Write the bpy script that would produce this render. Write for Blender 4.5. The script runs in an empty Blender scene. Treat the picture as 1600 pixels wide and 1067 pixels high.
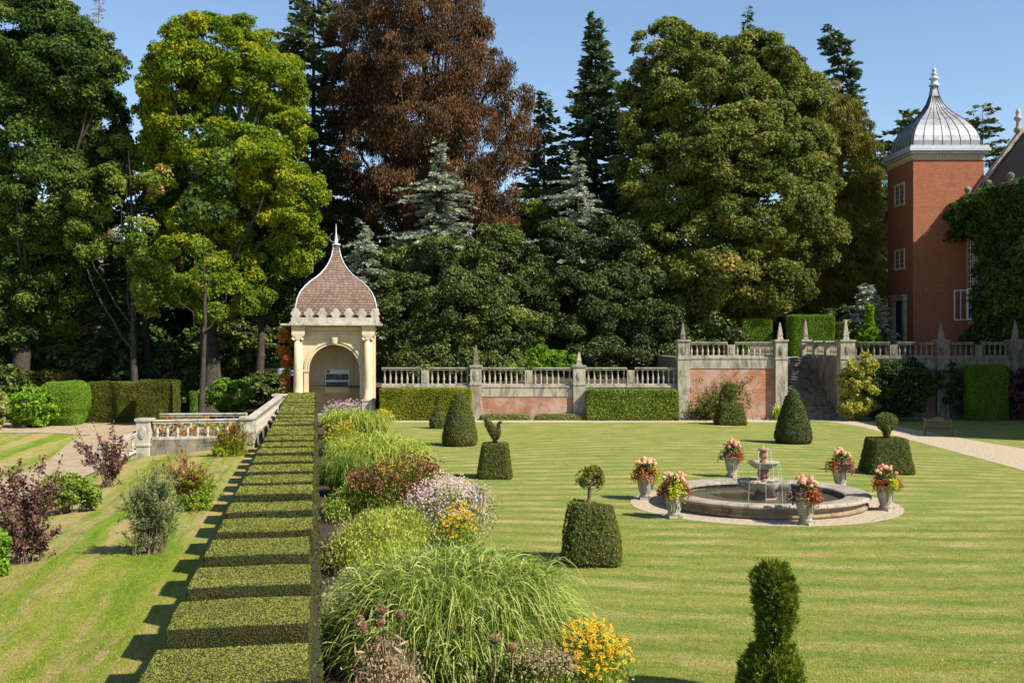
import bpy, math, random
import numpy as np
from mathutils import Vector
R = math.radians
rng = np.random.default_rng(11); random.seed(11)
C = bpy.context.scene.collection
# ------------------------------------------------------------------ camera, sky, sun
F, H, HY, D = 1700.0, 5.2, 531.0, 71.3          # focal (photo pixels), eye height, horizon row, distance of terrace wall
cam = bpy.data.objects.new('camera', bpy.data.cameras.new('camera')); C.objects.link(cam)
cam.location = (0, 0, H); cam.rotation_euler = (R(90), 0, 0)
cam.data.sensor_width = 36; cam.data.lens = F/1600*36; cam.data.shift_y = -2.5/1600
cam.data.clip_start = 0.1; cam.data.clip_end = 2000
bpy.context.scene.camera = cam
SUN_EL, SUN_AZ = 44, 120
w = bpy.data.worlds.new('World'); bpy.context.scene.world = w; w.use_nodes = True
wn = w.node_tree; sky = wn.nodes.new('ShaderNodeTexSky'); sky.sky_type = 'NISHITA'; sky.sun_disc = False
sky.sun_elevation = R(SUN_EL); sky.sun_rotation = R(SUN_AZ); sky.air_density = 0.95; sky.dust_density = 0.05; sky.ozone_density = 2.2
wn.links.new(sky.outputs[0], wn.nodes['Background'].inputs[0]); wn.nodes['Background'].inputs[1].default_value = 0.098
sun = bpy.data.objects.new('sun', bpy.data.lights.new('sun', 'SUN')); C.objects.link(sun)
sun.data.energy = 5.0; sun.data.angle = R(0.55); sun.data.color = (1.0, 0.94, 0.82)
sv = Vector((math.sin(R(SUN_AZ))*math.cos(R(SUN_EL)), math.cos(R(SUN_AZ))*math.cos(R(SUN_EL)), math.sin(R(SUN_EL))))
sun.rotation_euler = sv.to_track_quat('Z', 'Y').to_euler(); sun.location = (60, -30, 60)
vs = bpy.context.scene.view_settings; vs.view_transform = 'Standard'; vs.look = 'None'; vs.gamma = 1; vs.exposure = 0.8
# ------------------------------------------------------------------ helpers
def X(px, Y): return (px-800)/F*Y
def Z(py, Y): return H-(py-HY)*Y/F
def W(px, py, Y): return np.array([X(px, Y), Y, Z(py, Y)])
def sst(a, b, t):
    t = np.clip((t-a)/(b-a), 0, 1); return t*t*(3-2*t)
def gl(x, y):                                     # height of the left-hand ground
    t = -(x+0.18*y)-1.9
    return -0.75*sst(1.0, 13, t)*(1-sst(80, 98, y)) + 3.7*sst(80, 104, y)
def G(px, py, g=0.0):
    Y = F*(H-g)/(py-HY); return np.array([X(px, Y), Y, g])
def GL(px, py):
    g = 0
    for _ in range(30):
        p = G(px, py, g); g = 0.5*g+0.5*float(gl(p[0], p[1]))
    p = G(px, py, g); return p
_K = rng.normal(size=(3, 14)); _P = rng.uniform(0, 6.28, 14)
def nz(P, s=1.0): return np.sin(np.asarray(P)@_K*s+_P).sum(-1)/5.0
def unit(v): return v/np.maximum(np.linalg.norm(v, axis=-1, keepdims=True), 1e-9)
def rdir(n): return unit(rng.normal(size=(n, 3)))

class MB:
    def __init__(s): s.V = []; s.P = []; s.n = 0
    def add(s, V, Fs, mat=0, tone=0.5, smooth=False):
        V = np.asarray(V, float).reshape(-1, 3)
        if not isinstance(Fs, (list, tuple)): Fs = [Fs]
        for f in Fs:
            f = np.asarray(f, int)
            if f.size: s.P.append((f+s.n, mat, np.broadcast_to(np.asarray(tone, float), (len(f),)) if np.ndim(tone) == 0 or len(tone) == len(f) else np.full(len(f), 0.5), smooth))
        s.V.append(V); s.n += len(V); return s
    def box(s, x0, x1, y0, y1, z0, z1, mat=0):
        V = [(x, y, z) for z in (z0, z1) for y in (y0, y1) for x in (x0, x1)]
        return s.add(V, np.array([(0, 2, 3, 1), (4, 5, 7, 6), (0, 1, 5, 4), (2, 6, 7, 3), (0, 4, 6, 2), (1, 3, 7, 5)]), mat)
    def bar(s, A, B, wd, za0, za1, zb0=None, zb1=None, mat=0):          # straight bar between plan points A and B
        zb0 = za0 if zb0 is None else zb0; zb1 = za1 if zb1 is None else zb1
        A = np.array(A[:2], float); B = np.array(B[:2], float); d = unit(B-A); n = np.array([-d[1], d[0]])*wd/2
        V = [(*(A-n), za0), (*(A+n), za0), (*(A+n), za1), (*(A-n), za1), (*(B-n), zb0), (*(B+n), zb0), (*(B+n), zb1), (*(B-n), zb1)]
        return s.add(V, np.array([(0, 3, 2, 1), (4, 5, 6, 7), (0, 1, 5, 4), (1, 2, 6, 5), (2, 3, 7, 6), (3, 0, 4, 7)]), mat)
    def loft(s, rows, n=24, e=2.0, c=(0, 0, 0), mat=0, smooth=True, cap=True, off=0.0):   # rows (rx, ry, z[, cx, cy])
        a = np.linspace(0, 2*math.pi, n, endpoint=False)+off; ca, sa = np.cos(a), np.sin(a)
        ux = np.sign(ca)*np.abs(ca)**(2/e); uy = np.sign(sa)*np.abs(sa)**(2/e)
        V = []
        for r in rows:
            cx, cy = (r[3], r[4]) if len(r) > 3 else (0, 0)
            V.append(np.stack([c[0]+cx+ux*r[0], c[1]+cy+uy*r[1], np.full(n, c[2]+r[2])], 1))
        V = np.concatenate(V); m = len(rows); i = np.arange(n); j = (i+1) % n
        Q = np.concatenate([np.stack([k*n+i, k*n+j, (k+1)*n+j, (k+1)*n+i], 1) for k in range(m-1)])
        fs = [Q]
        if cap: fs += [np.array([i[::-1]]), np.array([(m-1)*n+i])]
        return s.add(V, fs, mat, smooth=smooth)
    def lathe(s, prof, n=16, c=(0, 0, 0), mat=0, smooth=True, cap=True): return s.loft([(r, r, z) for r, z in prof], n, 2, c, mat, smooth, cap)
    def tube(s, pts, rad, n=6, mat=0, tone=0.5):
        pts = np.asarray(pts, float); m = len(pts); rad = np.broadcast_to(rad, (m,))
        T = unit(np.gradient(pts, axis=0)); up = np.array([0, 0, 1.0]) if abs(T[0][2]) < 0.9 else np.array([1.0, 0, 0])
        A = unit(np.cross(T, up)); B = np.cross(T, A); a = np.linspace(0, 2*math.pi, n, endpoint=False)
        V = (pts[:, None]+rad[:, None, None]*(np.cos(a)[None, :, None]*A[:, None]+np.sin(a)[None, :, None]*B[:, None])).reshape(-1, 3)
        i = np.arange(n); j = (i+1) % n
        Q = np.concatenate([np.stack([k*n+i, k*n+j, (k+1)*n+j, (k+1)*n+i], 1) for k in range(m-1)])
        return s.add(V, [Q, np.array([i]), np.array([(m-1)*n+i[::-1]])], mat, tone, True)
    def ext(s, poly, y0, y1, mat=0):                                     # polygon (x, z) extruded along y
        n = len(poly); V = [(x, y0, z) for x, z in poly]+[(x, y1, z) for x, z in poly]
        i = np.arange(n); j = (i+1) % n
        return s.add(V, [np.stack([i, j, n+j, n+i], 1), np.array([i[::-1]]), np.array([n+i])], mat)
    def leaves(s, P, N, size, asp=0.55, tone=0.5, mat=0, fold=0.25):
        n = len(P)
        if n == 0: return s
        size = np.broadcast_to(np.asarray(size, float), (n,))[:, None]
        t = unit(np.cross(N, rdir(n))); b = np.cross(N, t)
        V = np.stack([P+t*size, P+b*size*asp+N*size*fold, P-t*size, P-b*size*asp+N*size*fold], 1).reshape(-1, 3)
        return s.add(V, np.arange(4*n).reshape(-1, 4), mat, tone)
    def darts(s, P, T, ln, wd, tone=0.5, mat=0):                         # slim leaves growing from P along T
        n = len(P)
        if n == 0: return s
        ln = np.broadcast_to(np.asarray(ln, float), (n,))[:, None]; wd = np.broadcast_to(np.asarray(wd, float), (n,))[:, None]
        T = unit(T); b = unit(np.cross(T, rdir(n)))
        V = np.stack([P, P+T*ln*0.45+b*wd, P+T*ln, P+T*ln*0.45-b*wd], 1).reshape(-1, 3)
        return s.add(V, np.arange(4*n).reshape(-1, 4), mat, tone)
    def stamp(s, TV, TF, P, N, size, tone=0.5, mat=0):                   # copies of a small template, its z axis along N
        n = len(P); TV = np.asarray(TV, float); k = len(TV)
        if n == 0: return s
        size = np.broadcast_to(np.asarray(size, float), (n,))
        t = unit(np.cross(N, rdir(n))); b = np.cross(N, t)
        V = P[:, None]+size[:, None, None]*(TV[None, :, 0:1]*t[:, None]+TV[None, :, 1:2]*b[:, None]+TV[None, :, 2:3]*N[:, None])
        TF = np.asarray(TF, int); f = (TF[None]+(np.arange(n)*k)[:, None, None]).reshape(-1, TF.shape[1])
        tone = np.repeat(np.broadcast_to(np.asarray(tone, float), (n,)), len(TF))
        return s.add(V.reshape(-1, 3), f, mat, tone)
    def arrays(s): return np.concatenate(s.V)
    def sample(s, n):
        V = s.arrays(); T = []
        for f, *_ in s.P:
            if f.shape[1] == 3: T.append(f)
            elif f.shape[1] == 4: T += [f[:, [0, 1, 2]], f[:, [0, 2, 3]]]
            else: T += [np.stack([np.full(f.shape[1]-2, g[0]), g[1:-1], g[2:]], 1) for g in f]
        T = np.concatenate(T); a, b, c = V[T[:, 0]], V[T[:, 1]], V[T[:, 2]]
        cr = np.cross(b-a, c-a); ar = np.linalg.norm(cr, axis=1); k = rng.choice(len(T), n, p=ar/ar.sum())
        u, v = rng.random(n), rng.random(n); m = u+v > 1; u[m] = 1-u[m]; v[m] = 1-v[m]
        return a[k]+(b-a)[k]*u[:, None]+(c-a)[k]*v[:, None], unit(cr[k]), ar.sum()/2
    def jitter(s, amp, sc):
        for i, V in enumerate(s.V): s.V[i] = V+amp*np.stack([nz(V+7, sc), nz(V+31, sc), nz(V+57, sc)], 1)
        return s
    def build(s, name, mats, parent=None, o=None, bevel=0, **k):
        V = s.arrays(); off = np.array(parent.location) if parent is not None else (np.array(o, float) if o is not None else np.zeros(3))
        V = V-off; me = bpy.data.meshes.new(name); me.vertices.add(len(V)); me.vertices.foreach_set('co', V.astype(np.float32).ravel())
        tot = np.concatenate([np.full(len(f), f.shape[1]) for f, *_ in s.P]); me.loops.add(int(tot.sum()))
        me.loops.foreach_set('vertex_index', np.concatenate([f.ravel() for f, *_ in s.P]).astype(np.int32))
        me.polygons.add(len(tot)); me.polygons.foreach_set('loop_start', (np.cumsum(tot)-tot).astype(np.int32))
        me.polygons.foreach_set('material_index', np.concatenate([np.full(len(f), m) for f, m, *_ in s.P]).astype(np.int32))
        me.polygons.foreach_set('use_smooth', np.concatenate([np.full(len(f), sm) for f, m, t, sm in s.P]))
        me.update(calc_edges=True)
        at = me.attributes.new('tone', 'FLOAT', 'FACE'); at.data.foreach_set('value', np.concatenate([t for f, m, t, sm in s.P]).astype(np.float32))
        for m in (mats if isinstance(mats, (list, tuple)) else [mats]): me.materials.append(m)
        ob = bpy.data.objects.new(name, me); C.objects.link(ob)
        if parent is not None: ob.parent = parent
        else: ob.location = off
        if bevel:
            bm = ob.modifiers.new('Bevel', 'BEVEL'); bm.width = bevel; bm.segments = 1; bm.limit_method = 'ANGLE'; bm.angle_limit = R(40)
        return tag(ob, **k)
def tag(o, label=None, cat=None, group=None, kind=None):
    for a, b in (('label', label), ('category', cat), ('group', group), ('kind', kind)):
        if b: o[a] = b
    return o
def thing(name, label, cat, loc=(0, 0, 0), group=None):
    o = bpy.data.objects.new(name, None); C.objects.link(o); o.location = [float(v) for v in loc]; o.empty_display_size = 0.2
    return tag(o, label, cat, group)
def dup(o, parent=None, loc=None, rz=None, label=None):
    c = o.copy(); C.objects.link(c); c.parent = parent
    if loc is not None: c.location = [float(v) for v in loc]
    if rz is not None: c.rotation_euler.z = rz
    if label: c['label'] = label
    for ch in list(o.children): dup(ch, c)
    return c
# ------------------------------------------------------------------ materials
def nodes(name):
    m = bpy.data.materials.new(name); m.use_nodes = True; nt = m.node_tree
    return m, nt, nt.nodes['Principled BSDF']
class N:
    def __init__(s, nt): s.nt = nt
    def n(s, t, **k):
        x = s.nt.nodes.new(t)
        for a, b in k.items(): setattr(x, a, b)
        return x
    def put(s, sock, v):
        if hasattr(v, 'is_linked') or isinstance(v, bpy.types.NodeSocket): s.nt.links.new(v, sock)
        else: sock.default_value = v
    def m(s, op, a, b=0.0, c=0.0, clamp=False):
        x = s.n('ShaderNodeMath', operation=op, use_clamp=clamp); s.put(x.inputs[0], a); s.put(x.inputs[1], b); s.put(x.inputs[2], c); return x.outputs[0]
    def obj(s): return s.n('ShaderNodeTexCoord').outputs['Object']
    def sep(s, v):
        x = s.n('ShaderNodeSeparateXYZ'); s.put(x.inputs[0], v); return x.outputs
    def com(s, a, b, c=0.0):
        x = s.n('ShaderNodeCombineXYZ'); s.put(x.inputs[0], a); s.put(x.inputs[1], b); s.put(x.inputs[2], c); return x.outputs[0]
    def noise(s, v, sc, det=4, rough=0.6, dist=0):
        x = s.n('ShaderNodeTexNoise'); s.put(x.inputs['Vector'], v); x.inputs['Scale'].default_value = sc; x.inputs['Detail'].default_value = det
        x.inputs['Roughness'].default_value = rough; x.inputs['Distortion'].default_value = dist; return x.outputs['Fac']
    def ramp(s, f, stops):
        x = s.n('ShaderNodeValToRGB'); s.put(x.inputs[0], f); e = x.color_ramp.elements
        for i, (p, c) in enumerate(stops):
            el = e[i] if i < 2 else e.new(p)
            el.position = p; el.color = (*c, 1) if len(c) == 3 else c
        return x.outputs[0]
    def gray(s, f, a, b): return s.ramp(f, [(a, (0, 0, 0)), (b, (1, 1, 1))])
    def mix(s, f, a, b, mode='MIX'):
        x = s.n('ShaderNodeMix', data_type='RGBA', blend_type=mode); s.put(x.inputs[0], f)
        for k, v in ((6, a), (7, b)): s.put(x.inputs[k], (*v, 1) if isinstance(v, tuple) and len(v) == 3 else v)
        return x.outputs[2]
    def bump(s, h, st=0.5, dist=0.02):
        x = s.n('ShaderNodeBump'); x.inputs['Strength'].default_value = st; x.inputs['Distance'].default_value = dist; s.put(x.inputs['Height'], h); return x.outputs[0]
def m_rough(name, c0, c1, sc=3, rough=0.85, bsc=25, bst=0.5, bd=0.02, c2=None, metal=0, spec=0.3):
    m, nt, b = nodes(name); g = N(nt); v = g.obj(); f = g.noise(v, sc, 6, 0.65)
    col = g.ramp(f, [(0.32, c0), (0.68, c1)])
    if c2: col = g.mix(g.gray(g.noise(v, sc*2.3, 5, 0.7, 0.5), 0.55, 0.66), col, c2)
    g.put(b.inputs['Base Color'], col); b.inputs['Roughness'].default_value = rough; b.inputs['Metallic'].default_value = metal
    b.inputs['Specular IOR Level'].default_value = spec
    g.put(b.inputs['Normal'], g.bump(g.noise(v, bsc, 5, 0.7), bst, bd)); return m
def m_leaf(name, c0, c1, c2, tr=0.34, rough=0.62, spec=0.18):
    if max(c2) < 0.45: c0, c1, c2 = [(c[0]*1.55, c[1]*1.45, c[2]*1.05) for c in (c0, c1, c2)]
    m, nt, b = nodes(name); g = N(nt); a = g.n('ShaderNodeAttribute', attribute_name='tone')
    v = g.obj(); f = g.m('ADD', a.outputs['Fac'], g.m('MULTIPLY', g.m('SUBTRACT', g.noise(v, 0.9, 2), 0.5), 0.5), clamp=True)
    col = g.ramp(f, [(0.08, c0), (0.5, c1), (0.95, c2)])
    g.put(b.inputs['Base Color'], col); b.inputs['Roughness'].default_value = rough; b.inputs['Specular IOR Level'].default_value = spec
    t = g.n('ShaderNodeBsdfTranslucent'); hs = g.n('ShaderNodeHueSaturation'); hs.inputs['Value'].default_value = 1.25; hs.inputs['Saturation'].default_value = 1.1
    g.put(hs.inputs['Color'], col); g.put(t.inputs['Color'], hs.outputs[0])
    x = g.n('ShaderNodeMixShader'); x.inputs[0].default_value = tr; g.put(x.inputs[1], b.outputs[0]); g.put(x.inputs[2], t.outputs[0])
    g.put(nt.nodes['Material Output'].inputs[0], x.outputs[0]); return m
def m_brick(name, c1, c2, mortar, stain, amt=0.5, bw=0.225, bh=0.075):
    m, nt, b = nodes(name); g = N(nt); v = g.obj(); x, y, z = g.sep(v); uv = g.com(g.m('ADD', x, y), z)
    k = g.n('ShaderNodeTexBrick'); g.put(k.inputs['Vector'], uv); k.inputs['Scale'].default_value = 1; k.inputs['Brick Width'].default_value = bw
    k.inputs['Row Height'].default_value = bh; k.inputs['Mortar Size'].default_value = 0.007+bh*.06; k.inputs['Color1'].default_value = (*c1, 1); k.inputs['Color2'].default_value = (*c2, 1); k.inputs['Mortar'].default_value = (*mortar, 1)
    col = g.mix(g.m('MULTIPLY', g.gray(g.noise(v, 0.6, 8, 0.78, 0.3), 0.44, 0.62), amt), k.outputs[0], stain)
    col = g.mix(g.m('MULTIPLY', g.gray(g.noise(g.com(g.m('ADD', x, y), 0, g.m('MULTIPLY', z, .35)), 1.7, 6, 0.7), 0.52, 0.66), amt*.8), col, (stain[0]*.35, stain[1]*.33, stain[2]*.3))
    col = g.mix(g.m('MULTIPLY', g.noise(v, 9, 5), 0.55), col, g.mix(1.0, col, (0.45, 0.42, 0.40), 'MULTIPLY'))
    g.put(b.inputs['Base Color'], col); b.inputs['Roughness'].default_value = 0.9
    g.put(b.inputs['Normal'], g.bump(g.m('ADD', g.m('MULTIPLY', k.outputs['Fac'], -1.0), g.noise(v, 40, 4)), 0.6, 0.01)); return m
def m_stone(name, c0, c1, dark, amt=0.8, lich=(0.45, 0.43, 0.36)):
    m, nt, b = nodes(name); g = N(nt); v = g.obj(); x, y, z = g.sep(v)
    col = g.ramp(g.noise(v, 1.6, 6, 0.7), [(0.3, c0), (0.7, c1)])
    st = g.noise(g.com(g.m('MULTIPLY', x, 2.2), g.m('MULTIPLY', y, 2.2), g.m('MULTIPLY', z, 0.7)), 1.1, 8, 0.72, 0.4)
    col = g.mix(g.m('MULTIPLY', g.gray(st, 0.46, 0.66), amt), col, dark)
    col = g.mix(g.m('MULTIPLY', g.gray(g.noise(v, 7, 4, 0.7), 0.6, 0.68), 0.5), col, lich)
    g.put(b.inputs['Base Color'], col); b.inputs['Roughness'].default_value = 0.92; b.inputs['Specular IOR Level'].default_value = 0.2
    g.put(b.inputs['Normal'], g.bump(g.noise(v, 22, 7, 0.75), 0.55, 0.02)); return m
M = {}
M['stone'] = m_stone('weathered_stone', (0.33, 0.285, 0.21), (0.46, 0.41, 0.32), (0.08, 0.072, 0.062), 0.9)
M['stone_dark'] = m_stone('shaded_weathered_stone', (0.17, 0.145, 0.11), (0.27, 0.23, 0.18), (0.045, 0.04, 0.035), 0.95)  # weathered stone, shade of the steps and right wall put into its colour
M['stone_gold'] = m_stone('honey_stone', (0.55, 0.425, 0.26), (0.65, 0.53, 0.35), (0.25, 0.2, 0.14), 0.25, (0.62, 0.56, 0.42))
M['stone_pale'] = m_stone('pale_stone', (0.4, 0.355, 0.28), (0.52, 0.475, 0.39), (0.11, 0.10, 0.085), 0.75)
M['stone_brown'] = m_stone('stained_brown_stone', (0.24, 0.165, 0.10), (0.34, 0.25, 0.16), (0.07, 0.055, 0.04), 0.9)
M['stone_rim'] = m_stone('rim_stone', (0.29, 0.24, 0.18), (0.4, 0.34, 0.27), (0.12, 0.10, 0.08), 0.75)
M['terracotta'] = m_stone('reddish_carved_stone', (0.24, 0.115, 0.065), (0.34, 0.2, 0.13), (0.45, 0.38, 0.29), 0.55)
M['brick_old'] = m_brick('old_red_brick', (0.42, 0.115, 0.045), (0.52, 0.2, 0.095), (0.36, 0.23, 0.16), (0.6, 0.46, 0.36), 0.75, .3, .1)
M['brick'] = m_brick('orange_brick', (0.47, 0.135, 0.045), (0.36, 0.092, 0.035), (0.34, 0.19, 0.12), (0.3, 0.12, 0.07), 0.35, .32, .12)
M['brick_dark'] = m_brick('shaded_mossy_brick', (0.17, 0.075, 0.05), (0.22, 0.12, 0.08), (0.22, 0.18, 0.14), (0.06, 0.065, 0.04), 0.9)  # darker copy of the old brick, wall shade put into its colour
M['lead'] = m_rough('lead_sheet', (0.18, 0.185, 0.2), (0.32, 0.325, 0.34), 1.2, 0.45, 6, 0.25, 0.03, (0.17, 0.12, 0.10), metal=0.3, spec=0.5)
M['lead_dark'] = m_rough('lead_seams', (0.06, 0.06, 0.07), (0.10, 0.10, 0.11), 1.2, 0.5, 6, 0.2, 0.03, metal=0.2)
M['lead_light'] = m_rough('pale_lead', (0.42, 0.43, 0.45), (0.55, 0.56, 0.58), 2, 0.5, 10, 0.2, 0.02, metal=0.2)
M['soil'] = m_rough('dark_soil', (0.035, 0.024, 0.018), (0.085, 0.06, 0.045), 4, 0.95, 30, 1.0, 0.05)
M['litter'] = m_rough('leaf_litter', (0.29, 0.215, 0.13), (0.47, 0.365, 0.24), 1.2, 0.95, 40, 1.0, 0.03, (0.33, 0.19, 0.09))
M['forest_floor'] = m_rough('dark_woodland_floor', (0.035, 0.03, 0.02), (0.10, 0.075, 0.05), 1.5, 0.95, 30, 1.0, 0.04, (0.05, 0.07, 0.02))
M['gravel'] = m_rough('pale_gravel', (0.29, 0.225, 0.145), (0.60, 0.50, 0.35), 9, 0.95, 45, 1.0, 0.03, (0.24, 0.18, 0.12))
M['bark'] = m_rough('bark', (0.03, 0.024, 0.018), (0.085, 0.068, 0.052), 3, 0.95, 18, 1.0, 0.06)
M['bark_pale'] = m_rough('pale_bark', (0.2, 0.17, 0.14), (0.34, 0.3, 0.25), 3, 0.95, 18, 1.0, 0.04)
M['twig'] = m_rough('brown_twigs', (0.08, 0.05, 0.03), (0.18, 0.12, 0.08), 6, 0.9, 30, 0.5, 0.01)
M['wood'] = m_rough('grey_teak', (0.07, 0.045, 0.03), (0.15, 0.10, 0.07), 8, 0.85, 40, 0.5, 0.01)
M['white'] = m_rough('white_paint', (0.7, 0.7, 0.68), (0.8, 0.8, 0.78), 3, 0.5, 20, 0.1, 0.005)
M['dark'] = m_rough('dark_opening', (0.012, 0.012, 0.014), (0.03, 0.03, 0.03), 2, 0.7)
M['roof'] = m_brick('brown_roof_tiles', (0.13, 0.085, 0.065), (0.2, 0.13, 0.10), (0.05, 0.035, 0.03), (0.1, 0.09, 0.075), 0.5, 0.2, 0.14)
def m_glass(name):
    m, nt, b = nodes(name); b.inputs['Base Color'].default_value = (0.05, 0.06, 0.07, 1); b.inputs['Roughness'].default_value = 0.08; b.inputs['Specular IOR Level'].default_value = 0.8; return m
M['glass'] = m_glass('window_glass')
def m_water():
    m, nt, b = nodes('pool_water'); g = N(nt); b.inputs['Base Color'].default_value = (0.09, 0.085, 0.055, 1); b.inputs['Roughness'].default_value = 0.06; b.inputs['Specular IOR Level'].default_value = 0.6
    g.put(b.inputs['Normal'], g.bump(g.noise(g.obj(), 9, 3), 0.35, 0.03)); return m
M['water'] = m_water()
def m_stream():
    m, nt, b = nodes('falling_water'); b.inputs['Base Color'].default_value = (0.85, 0.88, 0.9, 1); b.inputs['Roughness'].default_value = 0.15
    b.inputs['Alpha'].default_value = 0.35; return m
M['stream'] = m_stream()
def m_tiles():                                     # small scalloped tiles in diagonal courses
    m, nt, b = nodes('scalloped_roof_tiles'); g = N(nt); v = g.obj(); x, y, z = g.sep(v)
    u = g.m('ADD', x, y); k = g.n('ShaderNodeTexBrick'); g.put(k.inputs['Vector'], g.com(u, z)); k.inputs['Scale'].default_value = 1
    k.inputs['Brick Width'].default_value = 0.3; k.inputs['Row Height'].default_value = 0.17; k.inputs['Mortar Size'].default_value = 0.022; k.inputs['Mortar Smooth'].default_value = 0.5
    k.inputs['Color1'].default_value = (0.14, 0.08, 0.055, 1); k.inputs['Color2'].default_value = (0.24, 0.145, 0.10, 1); k.inputs['Mortar'].default_value = (0.07, 0.04, 0.035, 1)
    col = g.mix(g.m('MULTIPLY', g.gray(g.noise(v, 3.2, 5, 0.7), 0.5, 0.62), 0.6), k.outputs[0], (0.22, 0.17, 0.14))
    g.put(b.inputs['Base Color'], col); b.inputs['Roughness'].default_value = 0.8
    fr = g.m('FRACT', g.m('DIVIDE', z, 0.17)); g.put(b.inputs['Normal'], g.bump(g.m('SUBTRACT', g.m('MULTIPLY', fr, -1.0), k.outputs['Fac']), 0.9, 0.03)); return m
M['tiles'] = m_tiles()
FC = G(1193, 790.5, 0.0); FC = np.array([X(1193, 34.5), 34.5, 0.0])          # fountain centre
def m_lawn(name, kind):
    m, nt, b = nodes(name); g = N(nt); v = g.obj(); x, y, z = g.sep(v)
    if kind == 'rings':
        wob = g.m('MULTIPLY', g.noise(v, 0.09, 2), 2.2); xc = g.m('SUBTRACT', x, float(FC[0]))
        s2 = g.m('ADD', g.m('ADD', y, g.m('MULTIPLY', g.m('MULTIPLY', xc, xc), g.m('MULTIPLY', g.m('SUBTRACT', y, 34.5), 0.0019))), g.m('ADD', wob, g.m('MULTIPLY', x, 0.03)))
        vv = g.com(g.m('MULTIPLY', x, 0.85), 3.0, g.m('MULTIPLY', s2, 2.5))
        stripe = g.m('MULTIPLY_ADD', g.m('SINE', g.m('MULTIPLY', s2, 4.6)), 0.5, 0.5); stripe = g.m('MULTIPLY', g.m('SMOOTH_MIN', stripe, 0.8, 0.3), 1.1)
    else:
        u = g.m('ADD', x, g.m('MULTIPLY', y, 0.18)); a = g.m('SUBTRACT', y, g.m('MULTIPLY', x, 0.18))
        wob = g.m('MULTIPLY', g.noise(v, 0.08, 2), 2.0); u = g.m('ADD', u, wob)
        vv = g.com(g.m('MULTIPLY', u, 2.6), g.m('MULTIPLY', a, 0.3), 0.0); stripe = g.m('MULTIPLY_ADD', g.m('SINE', g.m('MULTIPLY', u, 2.6)), 0.5, 0.5)
    str1 = g.noise(vv, 1.0, 5, 0.62); str2 = g.noise(vv, 3.1, 4, 0.65)
    patch = g.noise(v, 0.5, 5, 0.6); fine = g.m('ADD', g.m('MULTIPLY', g.noise(v, 34, 6, 0.85), 0.6), g.m('MULTIPLY', g.noise(v, 11, 5, 0.8), 0.4))
    mott = g.noise(v, 5.5, 6, 0.8)
    f = g.m('ADD', g.m('ADD', g.m('MULTIPLY', str1, 0.38), g.m('MULTIPLY', str2, 0.24)), g.m('ADD', g.m('MULTIPLY', patch, 0.22), g.m('MULTIPLY', mott, 0.24)))
    f = g.m('ADD', f, g.m('MULTIPLY', g.m('SUBTRACT', stripe, 0.5), g.m('MULTIPLY', g.gray(patch, 0.32, 0.6), 0.165) if kind == 'rings' else 0.13)); f = g.m('ADD', f, -0.045)
    if kind == 'rings': col = g.ramp(f, [(0.36, (0.095, 0.165, 0.026)), (0.45, (0.18, 0.225, 0.045)), (0.54, (0.275, 0.27, 0.075)), (0.63, (0.42, 0.335, 0.15))])
    else: col = g.ramp(f, [(0.38, (0.105, 0.19, 0.012)), (0.48, (0.185, 0.255, 0.02)), (0.55, (0.27, 0.28, 0.05)), (0.62, (0.41, 0.31, 0.14))])
    if kind != 'rings':
        tr = g.noise(g.com(g.m('MULTIPLY', u, 1.3), g.m('MULTIPLY', a, 0.05), 7.0), 1.0, 3, 0.6); tr = g.m('MULTIPLY', g.gray(tr, 0.44, 0.53), g.gray(g.noise(g.com(g.m('MULTIPLY', u, 3.0), a), 1.1, 6, 0.8), 0.40, 0.6))
        col = g.mix(tr, col, (0.42, 0.29, 0.15))
    col = g.mix(1.0, col, g.ramp(fine, [(0.32, (0.38, 0.40, 0.36)), (0.68, (1.5, 1.48, 1.42))]), 'MULTIPLY')
    g.put(b.inputs['Base Color'], col); b.inputs['Roughness'].default_value = 0.85; b.inputs['Specular IOR Level'].default_value = 0.15
    g.put(b.inputs['Normal'], g.bump(g.m('ADD', g.noise(v, 55, 5, 0.8), g.m('MULTIPLY', mott, 1.2)), 0.8, 0.035)); return m
M['lawn'] = m_lawn('mown_lawn', 'rings'); M['lawn_left'] = m_lawn('mown_grass_slope', 'lanes')
L = {}
def lf(k, *a, **q): L[k] = m_leaf(k, *a, **q)
lf('oak_dark', (0.016, 0.035, 0.010), (0.038, 0.072, 0.017), (0.10, 0.145, 0.030))
lf('oak_yellow', (0.045, 0.085, 0.010), (0.10, 0.165, 0.014), (0.245, 0.245, 0.016), tr=0.4)
lf('maple', (0.036, 0.056, 0.014), (0.085, 0.112, 0.026), (0.19, 0.19, 0.06), tr=0.3)
lf('copper', (0.026, 0.017, 0.011), (0.060, 0.036, 0.021), (0.13, 0.066, 0.034), tr=0.26)
lf('yew_gold', (0.045, 0.055, 0.012), (0.10, 0.105, 0.022), (0.19, 0.16, 0.035))
lf('holly', (0.017, 0.030, 0.008), (0.044, 0.068, 0.016), (0.13, 0.16, 0.045), tr=0.2, rough=0.5, spec=0.3)
lf('conifer', (0.02, 0.038, 0.022), (0.045, 0.078, 0.042), (0.095, 0.13, 0.062), tr=0.2)
lf('cedar', (0.03, 0.05, 0.03), (0.075, 0.10, 0.06), (0.13, 0.155, 0.085), tr=0.15)
lf('blue_cedar', (0.12, 0.15, 0.16), (0.20, 0.235, 0.24), (0.31, 0.34, 0.33), tr=0.2)
lf('larch', (0.06, 0.075, 0.02), (0.13, 0.14, 0.04), (0.22, 0.22, 0.08))
lf('ash_mid', (0.045, 0.08, 0.018), (0.10, 0.15, 0.03), (0.2, 0.23, 0.05), tr=0.4)
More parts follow.
